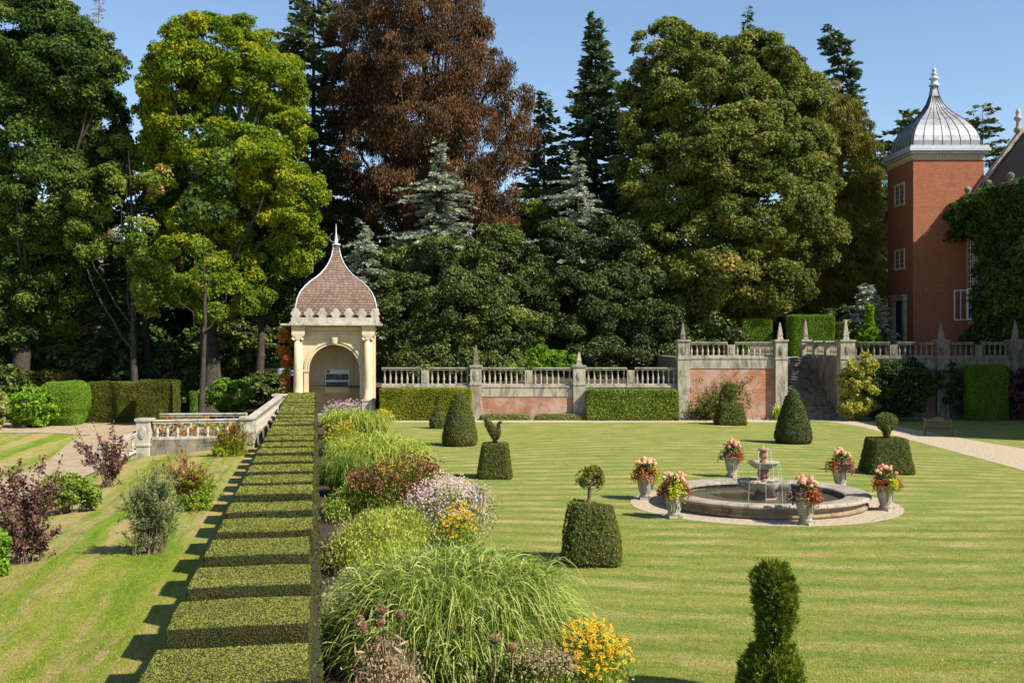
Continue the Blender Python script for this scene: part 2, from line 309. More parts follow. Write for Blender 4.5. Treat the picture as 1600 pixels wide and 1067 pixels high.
lf('tan_leaf', (0.13, 0.12, 0.04), (0.22, 0.2, 0.07), (0.32, 0.27, 0.1))
lf('bright', (0.05, 0.12, 0.012), (0.11, 0.21, 0.02), (0.2, 0.3, 0.04), tr=0.4)
lf('clip_dark', (0.040, 0.050, 0.009), (0.086, 0.098, 0.016), (0.155, 0.155, 0.030), tr=0.22)
lf('clip_hedge', (0.02, 0.026, 0.007), (0.048, 0.058, 0.014), (0.10, 0.085, 0.028), tr=0.08)  # hedge side leaf; its dark green also holds the shade on the risers
lf('yew_fresh', (0.03, 0.05, 0.010), (0.085, 0.12, 0.02), (0.22, 0.26, 0.045), tr=0.25)
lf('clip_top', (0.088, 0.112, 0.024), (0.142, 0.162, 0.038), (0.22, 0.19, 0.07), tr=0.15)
lf('clip_bright', (0.05, 0.12, 0.01), (0.10, 0.19, 0.018), (0.16, 0.26, 0.03), tr=0.25)
lf('privet_gold', (0.11, 0.15, 0.012), (0.25, 0.28, 0.02), (0.46, 0.44, 0.05), tr=0.3)
lf('laurel', (0.05, 0.09, 0.012), (0.12, 0.18, 0.025), (0.26, 0.3, 0.07), tr=0.25, rough=0.5, spec=0.3)
lf('grass_blade', (0.06, 0.12, 0.015), (0.19, 0.27, 0.035), (0.5, 0.52, 0.16), tr=0.4)
lf('grass_far', (0.10, 0.16, 0.03), (0.22, 0.28, 0.06), (0.40, 0.42, 0.13), tr=0.35)
lf('turf_blade', (0.10, 0.16, 0.02), (0.2, 0.235, 0.035), (0.4, 0.33, 0.12), tr=0.3)
lf('purple', (0.045, 0.022, 0.028), (0.10, 0.05, 0.062), (0.2, 0.12, 0.12), tr=0.25)
lf('red_leaf', (0.08, 0.05, 0.02), (0.17, 0.075, 0.03), (0.25, 0.15, 0.05), tr=0.35)
lf('grey_leaf', (0.09, 0.11, 0.06), (0.17, 0.2, 0.11), (0.3, 0.32, 0.2), tr=0.25)
lf('yellow_shrub', (0.16, 0.18, 0.02), (0.34, 0.33, 0.05), (0.55, 0.5, 0.12), tr=0.35)
lf('ivy', (0.014, 0.03, 0.010), (0.035, 0.065, 0.016), (0.10, 0.16, 0.03), tr=0.25)
lf('virginia', (0.10, 0.13, 0.02), (0.3, 0.14, 0.04), (0.42, 0.06, 0.03), tr=0.3)
lf('peach', (0.75, 0.36, 0.2), (0.85, 0.5, 0.3), (0.9, 0.68, 0.48), tr=0.2)
lf('orange', (0.10, 0.06, 0.02), (0.40, 0.10, 0.03), (0.5, 0.17, 0.05), tr=0.2)
lf('lime', (0.2, 0.26, 0.015), (0.4, 0.43, 0.02), (0.56, 0.54, 0.05), tr=0.35)
lf('mauve', (0.4, 0.26, 0.42), (0.6, 0.45, 0.6), (0.78, 0.66, 0.74), tr=0.3)
lf('pinkwhite', (0.5, 0.3, 0.35), (0.68, 0.5, 0.5), (0.8, 0.7, 0.68), tr=0.3)
lf('yellow_flower', (0.75, 0.36, 0.01), (0.82, 0.5, 0.015), (0.85, 0.62, 0.03), tr=0.25)
lf('brown_head', (0.05, 0.027, 0.016), (0.12, 0.06, 0.034), (0.22, 0.12, 0.06), tr=0.1)
lf('straw', (0.2, 0.14, 0.08), (0.35, 0.26, 0.15), (0.5, 0.4, 0.25), tr=0.2)
lf('lavender', (0.10, 0.14, 0.05), (0.17, 0.21, 0.08), (0.26, 0.27, 0.12))
M['yew_body'] = m_rough('clipped_yew_inside', (0.03, 0.038, 0.009), (0.065, 0.075, 0.018), 14, 0.95, 40, 1.0, 0.05)
M['hedge_body'] = m_rough('hedge_inside', (0.03, 0.03, 0.012), (0.06, 0.065, 0.02), 14, 0.95, 40, 1.0, 0.05)
M['car_blue'] = m_rough('pale_blue_car_paint', (0.3, 0.42, 0.58), (0.34, 0.46, 0.62), 1, 0.25, 5, 0.02, 0.001, spec=0.6)
M['car_grey'] = m_rough('silver_car_paint', (0.42, 0.45, 0.5), (0.46, 0.49, 0.54), 1, 0.25, 5, 0.02, 0.001, spec=0.6)
M['tyre'] = m_rough('tyre_rubber', (0.02, 0.02, 0.02), (0.03, 0.03, 0.03), 5, 0.8)
# ------------------------------------------------------------------ the setting: ground sheets
def sheet(name, x0, x1, y0, y1, nx, ny, fz, mat, **k):
    xs = np.linspace(x0, x1, nx); ys = np.linspace(y0, y1, ny); XX, YY = np.meshgrid(xs, ys); ZZ = fz(XX, YY)+0*XX
    i = (np.arange(ny-1)[:, None]*nx+np.arange(nx-1)[None]).ravel()
    m = MB(); m.add(np.stack([XX, YY, ZZ], -1).reshape(-1, 3), np.stack([i, i+1, i+nx+1, i+nx], 1), smooth=True); return m.build(name, mat, kind='structure', **k)
def ribbon(name, A, B, mat, dz, fz=lambda x, y: 0*x, sub=10, **k):     # sheet between two plan curves
    A = np.array([a[:2] for a in A]); B = np.array([b[:2] for b in B]); n = len(A)
    t = np.linspace(0, n-1, (n-1)*sub+1); ia = np.arange(n)
    def sm(P):
        Q = np.stack([np.interp(t, ia, P[:, c]) for c in (0, 1)], 1); ker = np.ones(sub)/sub
        if n > 3:
            pad = np.concatenate([np.repeat(Q[:1], sub, 0), Q, np.repeat(Q[-1:], sub, 0)]); Q = np.stack([np.convolve(pad[:, c], ker, 'same') for c in (0, 1)], 1)[sub:-sub]
        wob = 0.05*np.stack([nz(np.c_[Q, Q[:, :1]], 2.0), nz(np.c_[Q, Q[:, :1]]+9, 2.0)], 1); return Q+wob
    A, B = sm(A), sm(B); u = np.linspace(0, 1, 9)[None, :, None]; P = A[:, None]*(1-u)+B[:, None]*u; r, c = P.shape[:2]
    P = P.reshape(-1, 2); V = np.c_[P, fz(P[:, 0], P[:, 1])+dz]; i = (np.arange(r-1)[:, None]*c+np.arange(c-1)[None]).ravel()
    m = MB(); m.add(V, np.stack([i, i+1, i+c+1, i+c], 1), smooth=True); return m.build(name, mat, kind='structure', **k)
TL, TU = Z(603, D), 3.9
# the lawn and the left-hand slope share the hedge line x = -0.18 y
m = MB(); m.add([(10.8-1, -60, 0), (150, -60, 0), (150, D+.2, 0), (-0.18*(D+.2)-1, D+.2, 0)], np.array([(0, 1, 2, 3)])); m.build('lawn', M['lawn'], kind='structure')
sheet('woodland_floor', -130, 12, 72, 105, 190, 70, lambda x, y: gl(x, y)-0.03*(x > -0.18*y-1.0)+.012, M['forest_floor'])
sheet('grass_slope', -130, 12, -60, 105, 285, 331, lambda x, y: gl(x, y)-0.03*(x > -0.18*y-1.0), M['lawn_left'])
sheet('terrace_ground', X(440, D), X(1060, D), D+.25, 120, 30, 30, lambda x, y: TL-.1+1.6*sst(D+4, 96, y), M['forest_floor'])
m = MB(); m.box(X(1060, D), X(1215, D), D+.25, 120, 3.0, TU); m.box(X(1320, D), 75, D+.25, 120, 3.0, TU-.001); m.box(X(1214, D), X(1322, D), D+9.2, 119.9, 3.0, TU-.003)
m.build('upper_terrace_ground', M['gravel'], kind='structure')
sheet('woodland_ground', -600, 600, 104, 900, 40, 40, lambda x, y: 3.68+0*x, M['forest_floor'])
def hp(o, y): return np.array([-0.18*y+o*1.016, y, 0.0])         # point at perpendicular offset o from the hedge's right foot
ribbon('soil_bed', [hp(-1.7, 6), hp(-1.7, 38), hp(-1.7, 69)], [hp(3.3, 6), hp(3.9, 38), hp(3.6, 69)], M['soil'], 0.006)
ribbon('gravel_path', [G(1230, 654), G(1330, 662), G(1420, 687), G(1560, 724), G(1760, 780)], [G(1312, 652), G(1392, 664), G(1490, 683), G(1600, 701), G(1800, 735)], M['gravel'], 0.010)
ribbon('gravel_strip', [G(560, 660), G(900, 660), G(1232, 660)], [G(560, 652.5), G(900, 652.5), G(1232, 652.5)], M['gravel'], 0.006)
m = MB(); m.lathe([(0.01, 0.009), (2.0, 0.009), (3.4, 0.009), (4.2, 0.009)], 90, FC, cap=False); m.jitter(0.0, 1).build('gravel_ring', M['gravel'], kind='structure')
ribbon('woodland_path', [GL(-150, 668), GL(-20, 662), GL(120, 658), GL(300, 656)], [GL(-150, 680), GL(-20, 677), GL(120, 677), GL(300, 684)], M['litter'], 0.03, gl)
ribbon('footpath', [GL(235, 680), GL(130, 678), GL(92, 705), GL(70, 730), GL(-30, 760), GL(-150, 780)], [GL(235, 698), GL(222, 706), GL(170, 728), GL(120, 752), GL(30, 800), GL(-150, 850)], M['litter'], 0.05, gl)
# ------------------------------------------------------------------ terrace walls
def bal_mesh(h):
    m = MB(); r = [(0.075, 0), (0.075, .06), (0.05, .08), (0.045, .11), (0.075, .26), (0.085, .34), (0.06, .52), (0.042, .66), (0.04, .76), (0.062, .82), (0.045, .86), (0.075, .93), (0.075, 1.0)]
    m.lathe([(a, b*h) for a, b in r], 10); return m
_bal = {}
def baluster(parent, p, h, mat):
    k = (round(h, 2), mat)
    if k not in _bal:
        ob = bal_mesh(h).build('baluster', M[mat]); ob.parent = parent; _bal[k] = ob.data
    else:
        ob = bpy.data.objects.new('baluster', _bal[k]); C.objects.link(ob); ob.parent = parent
    pl = parent.location; ob.location = (p[0]-pl[0], p[1]-pl[1], p[2]-pl[2])
    ob.rotation_euler.z = random.uniform(0, 1); return ob
_bal2 = {}
def run(parent, A, B, z0, z1, spacing=0.34, mat='stone', zb0=None, zb1=None, wd=0.3, plinth=True):   # rail, base and balusters
    zb0 = z0 if zb0 is None else zb0; zb1 = z1 if zb1 is None else zb1
    A = np.array(A[:2], float); B = np.array(B[:2], float); Ln = np.linalg.norm(B-A)
    m = MB().bar(A, B, wd, z1-.14, z1-.03, zb1-.14, zb1-.03); m.bar(A, B, wd+.1, z1-.03, z1+.03, zb1-.03, zb1+.03); m.build('rail', M[mat], parent, bevel=.012)
    if plinth: MB().bar(A, B, wd, z0, z0+.12, zb0, zb0+.12).build('base_course', M[mat], parent, bevel=.01)
    n = max(2, int(Ln/spacing)); h = (z1-.14)-(z0+.12)
    for i in range(n):
        t = (i+.5)/n; p = A+(B-A)*t; baluster(parent, (p[0], p[1], z0+.12+(zb0-z0)*t), h, mat)
def obelisk(parent_wall, pier, c, z, h, mat='stone'):
    m = MB(); a = .27
    m.loft([(a, a, 0), (a, a, .1), (a*.8, a*.8, .12), (a*.8, a*.8, .26), (a*.88, a*.88, .28), (a*.88, a*.88, .33)], 4, 2, (c[0], c[1], z), smooth=False, off=R(45))
    m.loft([(a*.8, a*.8, .33), (a*.28, a*.28, h-.12), (a*.1, a*.1, h-.03), (.01, .01, h)], 4, 2, (c[0], c[1], z), smooth=False, off=R(45))
    o = m.build('obelisk_finial', M[mat], parent_wall, bevel=.01); o.parent = pier; return o
def pier(wall, c, z0, z1, wd, dp, mat='stone', fin=1.2, panel=True, finmat=None):
    m = MB(); x, y = c
    m.box(x-wd/2, x+wd/2, y-dp/2, y+dp/2, z0, z1-.03); m.box(x-wd/2-.06, x+wd/2+.06, y-dp/2-.06, y+dp/2+.06, z1-.03, z1+.10)
    m.box(x-wd/2-.04, x+wd/2+.04, y-dp/2-.04, y+dp/2+.04, z1-1.2, z1-1.08); m.box(x-wd/2-.05, x+wd/2+.05, y-dp/2-.05, y+dp/2+.05, z0, z0+.3)
    if panel:                                      # raised oval cartouche on the pedestal
        n = 14; a = np.linspace(0, 2*math.pi, n, endpoint=False); m.ext([(x+.17*math.cos(t), z1-.55+.3*math.sin(t)) for t in a], y-dp/2-.05, y-dp/2+.01)
        m.ext([(x+.10*math.cos(t), z1-.55+.2*math.sin(t)) for t in a], y-dp/2-.075, y-dp/2-.045)
    o = m.build('pier', M[mat], wall, bevel=.012)
    if fin: obelisk(wall, o, c, z1+.10, fin, finmat or mat)
    return o
def die(wall, x, z0, z1, y=D+.22, mat='stone', wd=.5):
    m = MB(); m.box(x-wd/2, x+wd/2, y-.19, y+.19, z0, z1-.15); m.ext([(x-.12, z0+.2), (x+.12, z0+.2), (x+.12, z1-.3), (x, z1-.22), (x-.12, z1-.3)], y-.22, y-.18)
    return m.build('pedestal', M[mat], wall, bevel=.01)
z575, z603, z620 = Z(575, D), Z(603, D), Z(620, D)
def wall_seg(wall, a, b, ztop, zbal, zband, bmat, smat, mids, y=D):
    MB().box(X(a, D), X(b, D), y+.04, y+.5, -.3, zband).build('brick_face', M[bmat], wall)
    m = MB(); m.box(X(a, D), X(b, D), y, y+.54, zband, zbal); m.box(X(a, D), X(b, D), y-.04, y+.56, zbal-.1, zbal+.02); m.box(X(a, D), X(b, D), y-.06, y+.3, -.3, .12)
    m.build('stone_band', M[smat], wall, bevel=.01)
    xs = [X(a, D)]+[X(q, D) for q in mids]+[X(b, D)]
    for q in mids: die(wall, X(q, D), zbal+.02, ztop, y+.24, smat)
    for i in range(len(xs)-1):
        l = xs[i]+(.25 if i else 0); r = xs[i+1]-(.25 if i < len(xs)-2 else 0); run(wall, (l, y+.24), (r, y+.24), zbal+.02, ztop, .345, smat)
lw = thing('terrace_wall', 'long lower brick and stone terrace wall with balustrade, running right from the domed pavilion', 'wall', (0, D, 0))
wall_seg(lw, 596, 735, z575, z603, z620, 'brick_old', 'stone', [664])
wall_seg(lw, 752, 895, z575, z603, z620, 'brick_old', 'stone', [826])
wall_seg(lw, 915, 1058, z575, z603, z620, 'brick_old', 'stone', [986])
pier(lw, (X(743.5, D), D+.2), -.2, z575+.08, .72, .8, fin=1.35, finmat='stone_dark'); pier(lw, (X(905, D), D+.2), -.2, z575+.08, .8, .8, fin=.9)
uw = thing('terrace_wall', 'tall brick and stone wall with balustrade, left of the garden steps', 'wall', (X(1140, D), D, 0))
z535, z558, z574 = Z(535, D), Z(558.5, D), Z(576, D)
wall_seg(uw, 1077, 1210, z535, z558, z574, 'brick_old', 'stone', [1143])
pier(uw, (X(1067.5, D), D+.15), -.2, z535+.08, .78, .9, fin=1.1, finmat='stone_dark'); pier(uw, (X(1219.5, D), D+.15), -.2, z535+.08, .78, .9, fin=1.15)
MB().box(X(1059.5, D), X(1075, D), D+.6, D+20, 0, z558).build('return_wall', M['stone_dark'], uw)
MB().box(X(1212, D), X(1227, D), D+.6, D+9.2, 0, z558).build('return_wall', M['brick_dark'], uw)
run(uw, (X(1219, D), D+.7), (X(1219, D), D+9), z558, z535, .36, 'stone')
sw = thing('stair_wall', 'tall stone flank wall with balustrade rising beside the right of the garden steps', 'wall', (X(1322, D), D, 0))
xs_ = X(1311, D)
pier(sw, (X(1322.5, D), D+.15), -.2, z535+.08, .95, .9, fin=1.3)
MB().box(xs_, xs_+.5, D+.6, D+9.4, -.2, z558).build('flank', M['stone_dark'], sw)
m = MB()
for yy in (D+2.4, D+5.2, D+8): m.box(xs_-.12, xs_+.02, yy-.3, yy+.3, -.2, z558)
m.build('buttress', M['stone_dark'], sw, bevel=.02)
for a, b in ((.65, 2.9), (3.5, 5.8), (6.4, 8.6)): run(sw, (xs_+.25, D+a), (xs_+.25, D+b), z558, z535, .34, 'stone')
for yy in (3.2, 6.1): pier(sw, (xs_+.25, D+yy), z558-.2, z535, .5, .55, fin=0, panel=False)
pier(sw, (xs_+.25, D+9.1), z558-1, z535+.08, .7, .8, 'stone', fin=1.5, panel=False)
rw = thing('terrace_wall', 'long shaded brick and stone terrace wall with balustrade, below the brick tower', 'wall', (X(1460, D), D, 0))
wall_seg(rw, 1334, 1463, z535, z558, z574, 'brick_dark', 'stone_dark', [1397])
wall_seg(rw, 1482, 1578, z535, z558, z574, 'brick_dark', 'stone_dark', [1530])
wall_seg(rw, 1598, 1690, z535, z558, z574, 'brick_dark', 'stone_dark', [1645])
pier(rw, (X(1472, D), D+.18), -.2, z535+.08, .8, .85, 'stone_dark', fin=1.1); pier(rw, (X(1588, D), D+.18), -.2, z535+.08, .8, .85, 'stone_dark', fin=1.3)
# steps
st = thing('stone_steps', 'flight of worn grey stone steps climbing between the terrace walls', 'steps', (X(1270, D), D, 0))
ns = 21; xa, xb = X(1228, D), xs_+.01
for i in range(ns):
    z1 = TU*(i+1)/ns; m = MB(); m.box(xa, xb, D-.3+i*.43, D-.3+(ns)*.43+.5, TU*i/ns-.05*(i > 0), z1-.05); m.box(xa, xb, D-.34+i*.43, D-.3+(i+1)*.43+.02, z1-.05, z1)
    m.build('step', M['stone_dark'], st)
# left-hand balustrade by the pavilion
lb = thing('stone_balustrade', 'pale stone balustrade on a grey plinth with creeper, left of the stepped hedge', 'balustrade', GL(300, 712))
P1, P2 = GL(228, 712), GL(390, 703); P1 = np.array([P1[0], 51.5, 0]); P2 = np.array([X(388, 52.5), 52.5, 0]); P3 = np.array([X(437, 66), 66., 0]); P0 = np.array([X(163, 50), 50., 0])
zt = Z(656, 52); zb = zt-.9
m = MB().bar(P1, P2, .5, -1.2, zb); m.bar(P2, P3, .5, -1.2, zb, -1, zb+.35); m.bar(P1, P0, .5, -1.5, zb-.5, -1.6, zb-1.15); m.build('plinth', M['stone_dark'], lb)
run(lb, P1+np.array([.35, 0, 0]), P2-np.array([.3, 0, 0]), zb, zt, .43, 'stone_pale', wd=.32); run(lb, P2+(P3-P2)*.03, P3, zb, zt, .5, 'stone_pale', zb+.35, zt+.4, .32)
run(lb, P1-np.array([.3, .1, 0]), P0, zb-.5, zt-.5, .45, 'stone_pale', zb-1.15, zt-1.15, .32)
for p, z_, a in ((P1, zt, .62), (P2, zt, .6), (P3, zt+.42, .7)): pier(lb, (p[0], p[1]), z_-2.2, z_+.02, a, .7, 'stone_pale', fin=0)
pier(lb, (P0[0], P0[1]), zt-3, zt-1.1, .5, .5, 'stone_pale', fin=0, panel=False)
lb2 = thing('stone_balustrade', 'farther stone balustrade rail seen just behind the near one, left of the hedge', 'balustrade', (X(320, 56), 56.5, 0))
A2, B2 = (X(250, 56.5), 56.5), (X(386, 57), 57.); MB().bar(A2, B2, .4, -1, zb+.05).build('plinth', M['stone_dark'], lb2); run(lb2, A2, B2, zb+.05, Z(647, 56.5), .43, 'stone_pale', wd=.3)
# ------------------------------------------------------------------ pavilion
PXC = X(524, D); q = D/F
pv = thing('garden_pavilion', 'honey stone garden pavilion with open arch and ogee tiled roof behind the long hedge', 'pavilion', (PXC, D, 0))
ac, ar = X(522.5, D), 39.5*q; hw = 2.62; y0 = D-.25; y1 = D+5.0; zs, zc = Z(577, D), Z(509, D)
m = MB(); m.box(PXC-hw, ac-ar, y0, y0+.5, -.2, zs); m.box(ac+ar, PXC+hw, y0, y0+.5, -.2, zs)
a = np.linspace(math.pi, 0, 25)
for i in range(24):
    xA, xB = ac+ar*math.cos(a[i]), ac+ar*math.cos(a[i+1]); zA, zB = zs+ar*math.sin(a[i]), zs+ar*math.sin(a[i+1]); m.ext([(xA, zA), (xB, zB), (xB, zc), (xA, zc)], y0, y0+.5)
m.box(PXC-hw, ac-ar, y0, y0+.5, zs, zc); m.box(ac+ar, PXC+hw, y0, y0+.5, zs, zc); m.build('front_wall', M['stone_gold'], pv)
for a_ in (PXC-hw, PXC+hw-.4): MB().box(a_, a_+.4, y0+.5, y1, -.2, zc).build('side_wall', M['stone_gold'], pv)
MB().box(PXC-hw+.4, PXC+hw-.4, y0+2.9, y0+3.2, -.2, zc-.1).build('back_wall', M['stone_gold'], pv)
m = MB(); m.box(PXC-hw+.4, PXC+hw-.4, y0+.5, y0+2.9, zc-.35, zc-.1); m.build('ceiling', M['stone_gold'], pv)
MB().box(PXC-hw-.2, PXC+hw+.2, y0-1.0, y1, -.3, .32).build('floor_slab', M['stone'], pv, bevel=.02)
m = MB()                                            # archivolt, impost
for rr, dd in ((ar+.30, .07), (ar+.22, .11), (ar+.05, .05)):
    for i in range(24):
        r0 = rr-.09; pts = [(ac+r0*math.cos(a[i]), zs+r0*math.sin(a[i])), (ac+r0*math.cos(a[i+1]), zs+r0*math.sin(a[i+1])), (ac+rr*math.cos(a[i+1]), zs+rr*math.sin(a[i+1])), (ac+rr*math.cos(a[i]), zs+rr*math.sin(a[i]))]
        m.ext(pts, y0-dd, y0+.01)
m.build('arch_moulding', M['stone_gold'], pv)
for s in (-1, 1):
    m = MB(); xx = ac+s*(ar+.16); m.box(xx-.2, xx+.2, y0-.12, y0+.3, zs-.16, zs-.003); m.box(xx-.14, xx+.14, y0-.06, y0+.2, .3, zs-.16)
    m.build('impost', M['stone_gold'], pv, bevel=.01)
m = MB(); m.ext([(ac-.16, zs+ar-.05), (ac+.16, zs+ar-.05), (ac+.24, zs+ar+.55), (ac-.24, zs+ar+.55)], y0-.28, y0); m.loft([(.12, .12, 0), (.2, .12, .1), (.2, .12, .3), (.24, .14, .42)], 8, 2, (ac, y0-.26, zs+ar), 0); m.build('keystone', M['stone_gold'], pv, bevel=.01)
for px in (467.5, 574.5):
    cx = X(px, D); cy = y0-.28; z0c, z1c = Z(624, D), Z(530, D); rr = .30
    m = MB(); m.lathe([(rr+.12, 0), (rr+.12, .08), (rr+.05, .12), (rr+.08, .2), (rr, .26), (rr, .9), (rr*.97, 1.6), (rr*.86, z1c-z0c)], 22, (cx, cy, z0c)); col = m.build('column', M['stone_gold'], pv)
    m = MB(); m.box(cx-.34, cx+.34, cy-.3, cy+.3, z1c+.14, z1c+.26)
    for s in (-1, 1): m.tube([(cx+s*.28, cy-.33, z1c+.07), (cx+s*.28, cy+.3, z1c+.07)], .12, 12)
    m.box(cx-.28, cx+.28, cy-.28, cy+.28, z1c-.02, z1c+.14); o = m.build('capital', M['stone_gold'], pv); o.parent = col
    m = MB(); m.box(cx-.42, cx+.42, cy-.42, cy+.28, .32, z0c-.08); m.box(cx-.48, cx+.48, cy-.48, cy+.28, z0c-.08, z0c); m.build('column_pedestal', M['stone_pale'], pv, bevel=.015)
m = MB(); ze = Z(527, D)                            # entablature, cornice
for cx in (X(467.5, D), X(574.5, D)): m.box(cx-.42, cx+.42, y0-.6, y0-.003, ze+.13, zc)
m.box(PXC-hw-.06, PXC+hw+.06, y0-.14, y0+.003, ze+.22, ze+.32); m.box(PXC-hw-.05, PXC+hw+.05, y0-.1, y1, zc-.28, zc-.12); m.build('entablature', M['stone_gold'], pv, bevel=.01)
m = MB(); hc = 3.05
m.box(PXC-hc-.45, PXC+hc, y0-.85, y1+.3, zc, zc+.12); m.box(PXC-hc+.12, PXC+hc-.12, y0-.68, y1+.2, zc+.12, zc+.24); m.build('cornice', M['stone_pale'], pv, bevel=.015)
zp = zc+.24; hp2 = hc-.22
m = MB(); m.box(PXC-hp2, PXC+hp2, y0-.6, y0-.35, zp, zp+.28); m.box(PXC-hp2, PXC-hp2+.25, y0-.35, y1, zp, zp+.28); m.box(PXC+hp2-.25, PXC+hp2, y0-.35, y1, zp, zp+.28); m.box(PXC-hp2+.25, PXC+hp2-.25, y1-.25, y1, zp, zp+.28)
m.build('parapet', M['stone_pale'], pv, bevel=.012)
def merlon(cx, cy, side):
    w_ = .27; a = np.linspace(0, math.pi, 9); pts = [(-w_*.8, 0), (w_*.8, 0), (w_*.8, .1), (w_*1.2, .2), (w_*1.2, .33), (w_*.8, .36)]+[(w_*.8*math.cos(t), .38+.24*math.sin(t)) for t in a]+[(-w_*.8, .36), (-w_*1.2, .33), (-w_*1.2, .2), (-w_*.8, .1)]
    m = MB(); m.ext([(x, z) for x, z in pts], -.11, .11); V = m.V[0]
    if side: V = V[:, [1, 0, 2]]
    m.V[0] = V+np.array([cx, cy, zp+.28]); m.build('merlon', M['stone_pale'], pv, bevel=.015)
for i in range(7): merlon(PXC-hp2+.3+i*(2*hp2-.6)/6, y0-.475, False)
for i in range(1, 6):
    for s in (-1, 1): merlon(PXC+s*(hp2-.125), y0-.475+i*(y1-y0)/5.5, True)
# ogee roof
RY = D+2.3; rc = PXC+.05
prof = [(60, 496), (60, 488), (59, 478), (56.5, 466), (52, 456), (45.5, 447.5), (38, 440), (31, 435), (23, 428), (16.5, 420), (11, 411), (7, 401), (5, 392), (4, 384)]
rows = []
for wpx, py in prof:
    ww = wpx*1.06/F*(RY-.5)/(1+wpx/F); rows.append((ww*math.sqrt(2), ww*math.sqrt(2), Z(py, RY-ww)))
m = MB(); m.loft(rows, 4, 2, (rc, RY, 0), smooth=False, off=R(45)); roof = m.build('roof', M['tiles'], pv)
m = MB()
for sx, sy in ((1, 1), (1, -1), (-1, 1), (-1, -1)): m.tube([(rc+sx*r[0]/math.sqrt(2), RY+sy*r[0]/math.sqrt(2), r[2]) for r in rows], .045, 8)
o = m.build('hip_roll', M['lead_light'], pv); o.parent = roof
zt_ = rows[-1][2]
m = MB(); m.lathe([(.15, 0), (.3, .04), (.3, .12), (.13, .18), (.1, .5), (.05, .9), (.01, 1.5)], 12, (rc, RY, zt_)); o = m.build('finial', M['lead_light'], pv); o.parent = roof
t = np.linspace(R(100), R(400), 14); m = MB(); m.tube([(rc-.12+.32*math.cos(x), RY, zt_+.55+.3*math.sin(x)) for x in t], .02, 5); o = m.build('weathervane', M['lead'], pv); o.parent = roof
bd = thing('display_board', 'white framed display board with two photographs inside the pavilion arch', 'display board', (X(536, D+2.6), y0+2.8, 0))
bx0, bx1 = X(517.5, D+2.6), X(556, D+2.6); bz0, bz1 = Z(613, D+2.6), Z(577, D+2.6)
MB().box(bx0, bx1, y0+2.78, y0+2.88, bz0, bz1).build('panel', M['white'], bd, bevel=.01)
def m_photo():
    m, nt, b = nodes('printed_landscape'); g = N(nt); v = g.obj(); x, y, z = g.sep(v)
    g.put(b.inputs['Base Color'], g.ramp(g.m('ADD', g.m('MULTIPLY', g.noise(v, 3, 5), 0.6), g.m('MULTIPLY', z, 0.0)), [(0.2, (0.02, 0.03, 0.04)), (0.33, (0.05, 0.06, 0.05)), (0.42, (0.25, 0.3, 0.35))])); return m
M['photo'] = m_photo(); hh = bz1-bz0
for a0, a1 in ((.22, .46), (.54, .80)): MB().box(bx0+.08, bx1-.08, y0+2.765, y0+2.79, bz0+hh*a0, bz0+hh*a1).build('photograph', M['photo'], bd)
MB().box(bx0+.1, bx0+.34, y0+2.765, y0+2.79, bz1-.25, bz1-.04).build('emblem', L['tan_leaf'], bd)
PVR = R(9.3); pv.rotation_euler.z = PVR; dv = Vector(bd.location)-Vector(pv.location); dv.rotate(__import__('mathutils').Euler((0, 0, PVR)))
bd.location = Vector(pv.location)+dv; bd.rotation_euler.z = PVR
# ------------------------------------------------------------------ tower
TY = 90.0; tw = thing('brick_tower', 'square red brick tower with ribbed grey lead ogee dome at the corner of the house', 'tower', (X(1482, TY), TY, TU))
tx0, tx1, ty1 = X(1427, TY), X(1537, TY), TY*1.068
def TZ(py): return Z(py, TY)
MB().box(tx0, tx1, TY, ty1, TU-1, TZ(250)).build('wall', M['brick'], tw)
m = MB(); m.box(tx0-.06, tx1+.06, TY-.06, ty1+.06, TZ(250), TZ(241))
for i in range(22): m.box(tx0+.05+i*(tx1-tx0-.1)/22, tx0+.05+(i+.55)*(tx1-tx0-.1)/22, TY-.14, TY-.06, TZ(247), TZ(242))
for i in range(22): m.box(tx0-.14, tx0-.06, TY+.05+i*(ty1-TY-.1)/22, TY+.05+(i+.55)*(ty1-TY-.1)/22, TZ(247), TZ(242))
m.build('frieze', M['stone_gold'], tw)
m = MB(); m.box(tx0-.25, tx1+.25, TY-.25, ty1+.25, TZ(241), TZ(237)); m.box(tx0-.45, tx1+.45, TY-.45, ty1+.45, TZ(237), TZ(232)); m.box(tx0-.35, tx1+.35, TY-.35, ty1+.35, TZ(232), TZ(228)); m.build('cornice', M['lead_light'], tw, bevel=.02)
MB().box(tx0-.05, tx1+.02, TY-.05, ty1+.02, TZ(461), TZ(458)).build('string_course', M['stone_dark'], tw)
tcx, tcy = (tx0+tx1)/2, (TY+ty1)/2
rows = []
for px, py in [(1536, 228), (1536, 219), (1533, 211), (1529, 204), (1522, 196), (1511, 187), (1500, 180.5), (1490.5, 175), (1482, 168), (1475.5, 160), (1471, 150), (1468.5, 140), (1468, 134)]:
    k = px-800-3; ww = (k*tcy/F-tcx)/(1+k/F); rows.append((ww, ww, Z(py, tcy-ww)))
m = MB(); s2 = math.sqrt(2); m.loft([(a*s2, b*s2, z) for a, b, z in rows], 4, 2, (tcx, tcy, 0), smooth=False, off=R(45)); dome = m.build('dome', M['lead'], tw)
m = MB()
for f in (-1, -.7, -.4, -.13, .13, .4, .7, 1):
    for ax in range(4):
        pts = []
        for ww, _, z in rows[:11 if abs(f) < 1 else None]:
            d = {0: (f*ww, -ww), 1: (f*ww, ww), 2: (-ww, f*ww), 3: (ww, f*ww)}[ax]; pts.append((tcx+d[0], tcy+d[1], z))
        m.tube(pts, .038, 5)
o = m.build('dome_ribs', M['lead_dark'], tw); o.parent = dome
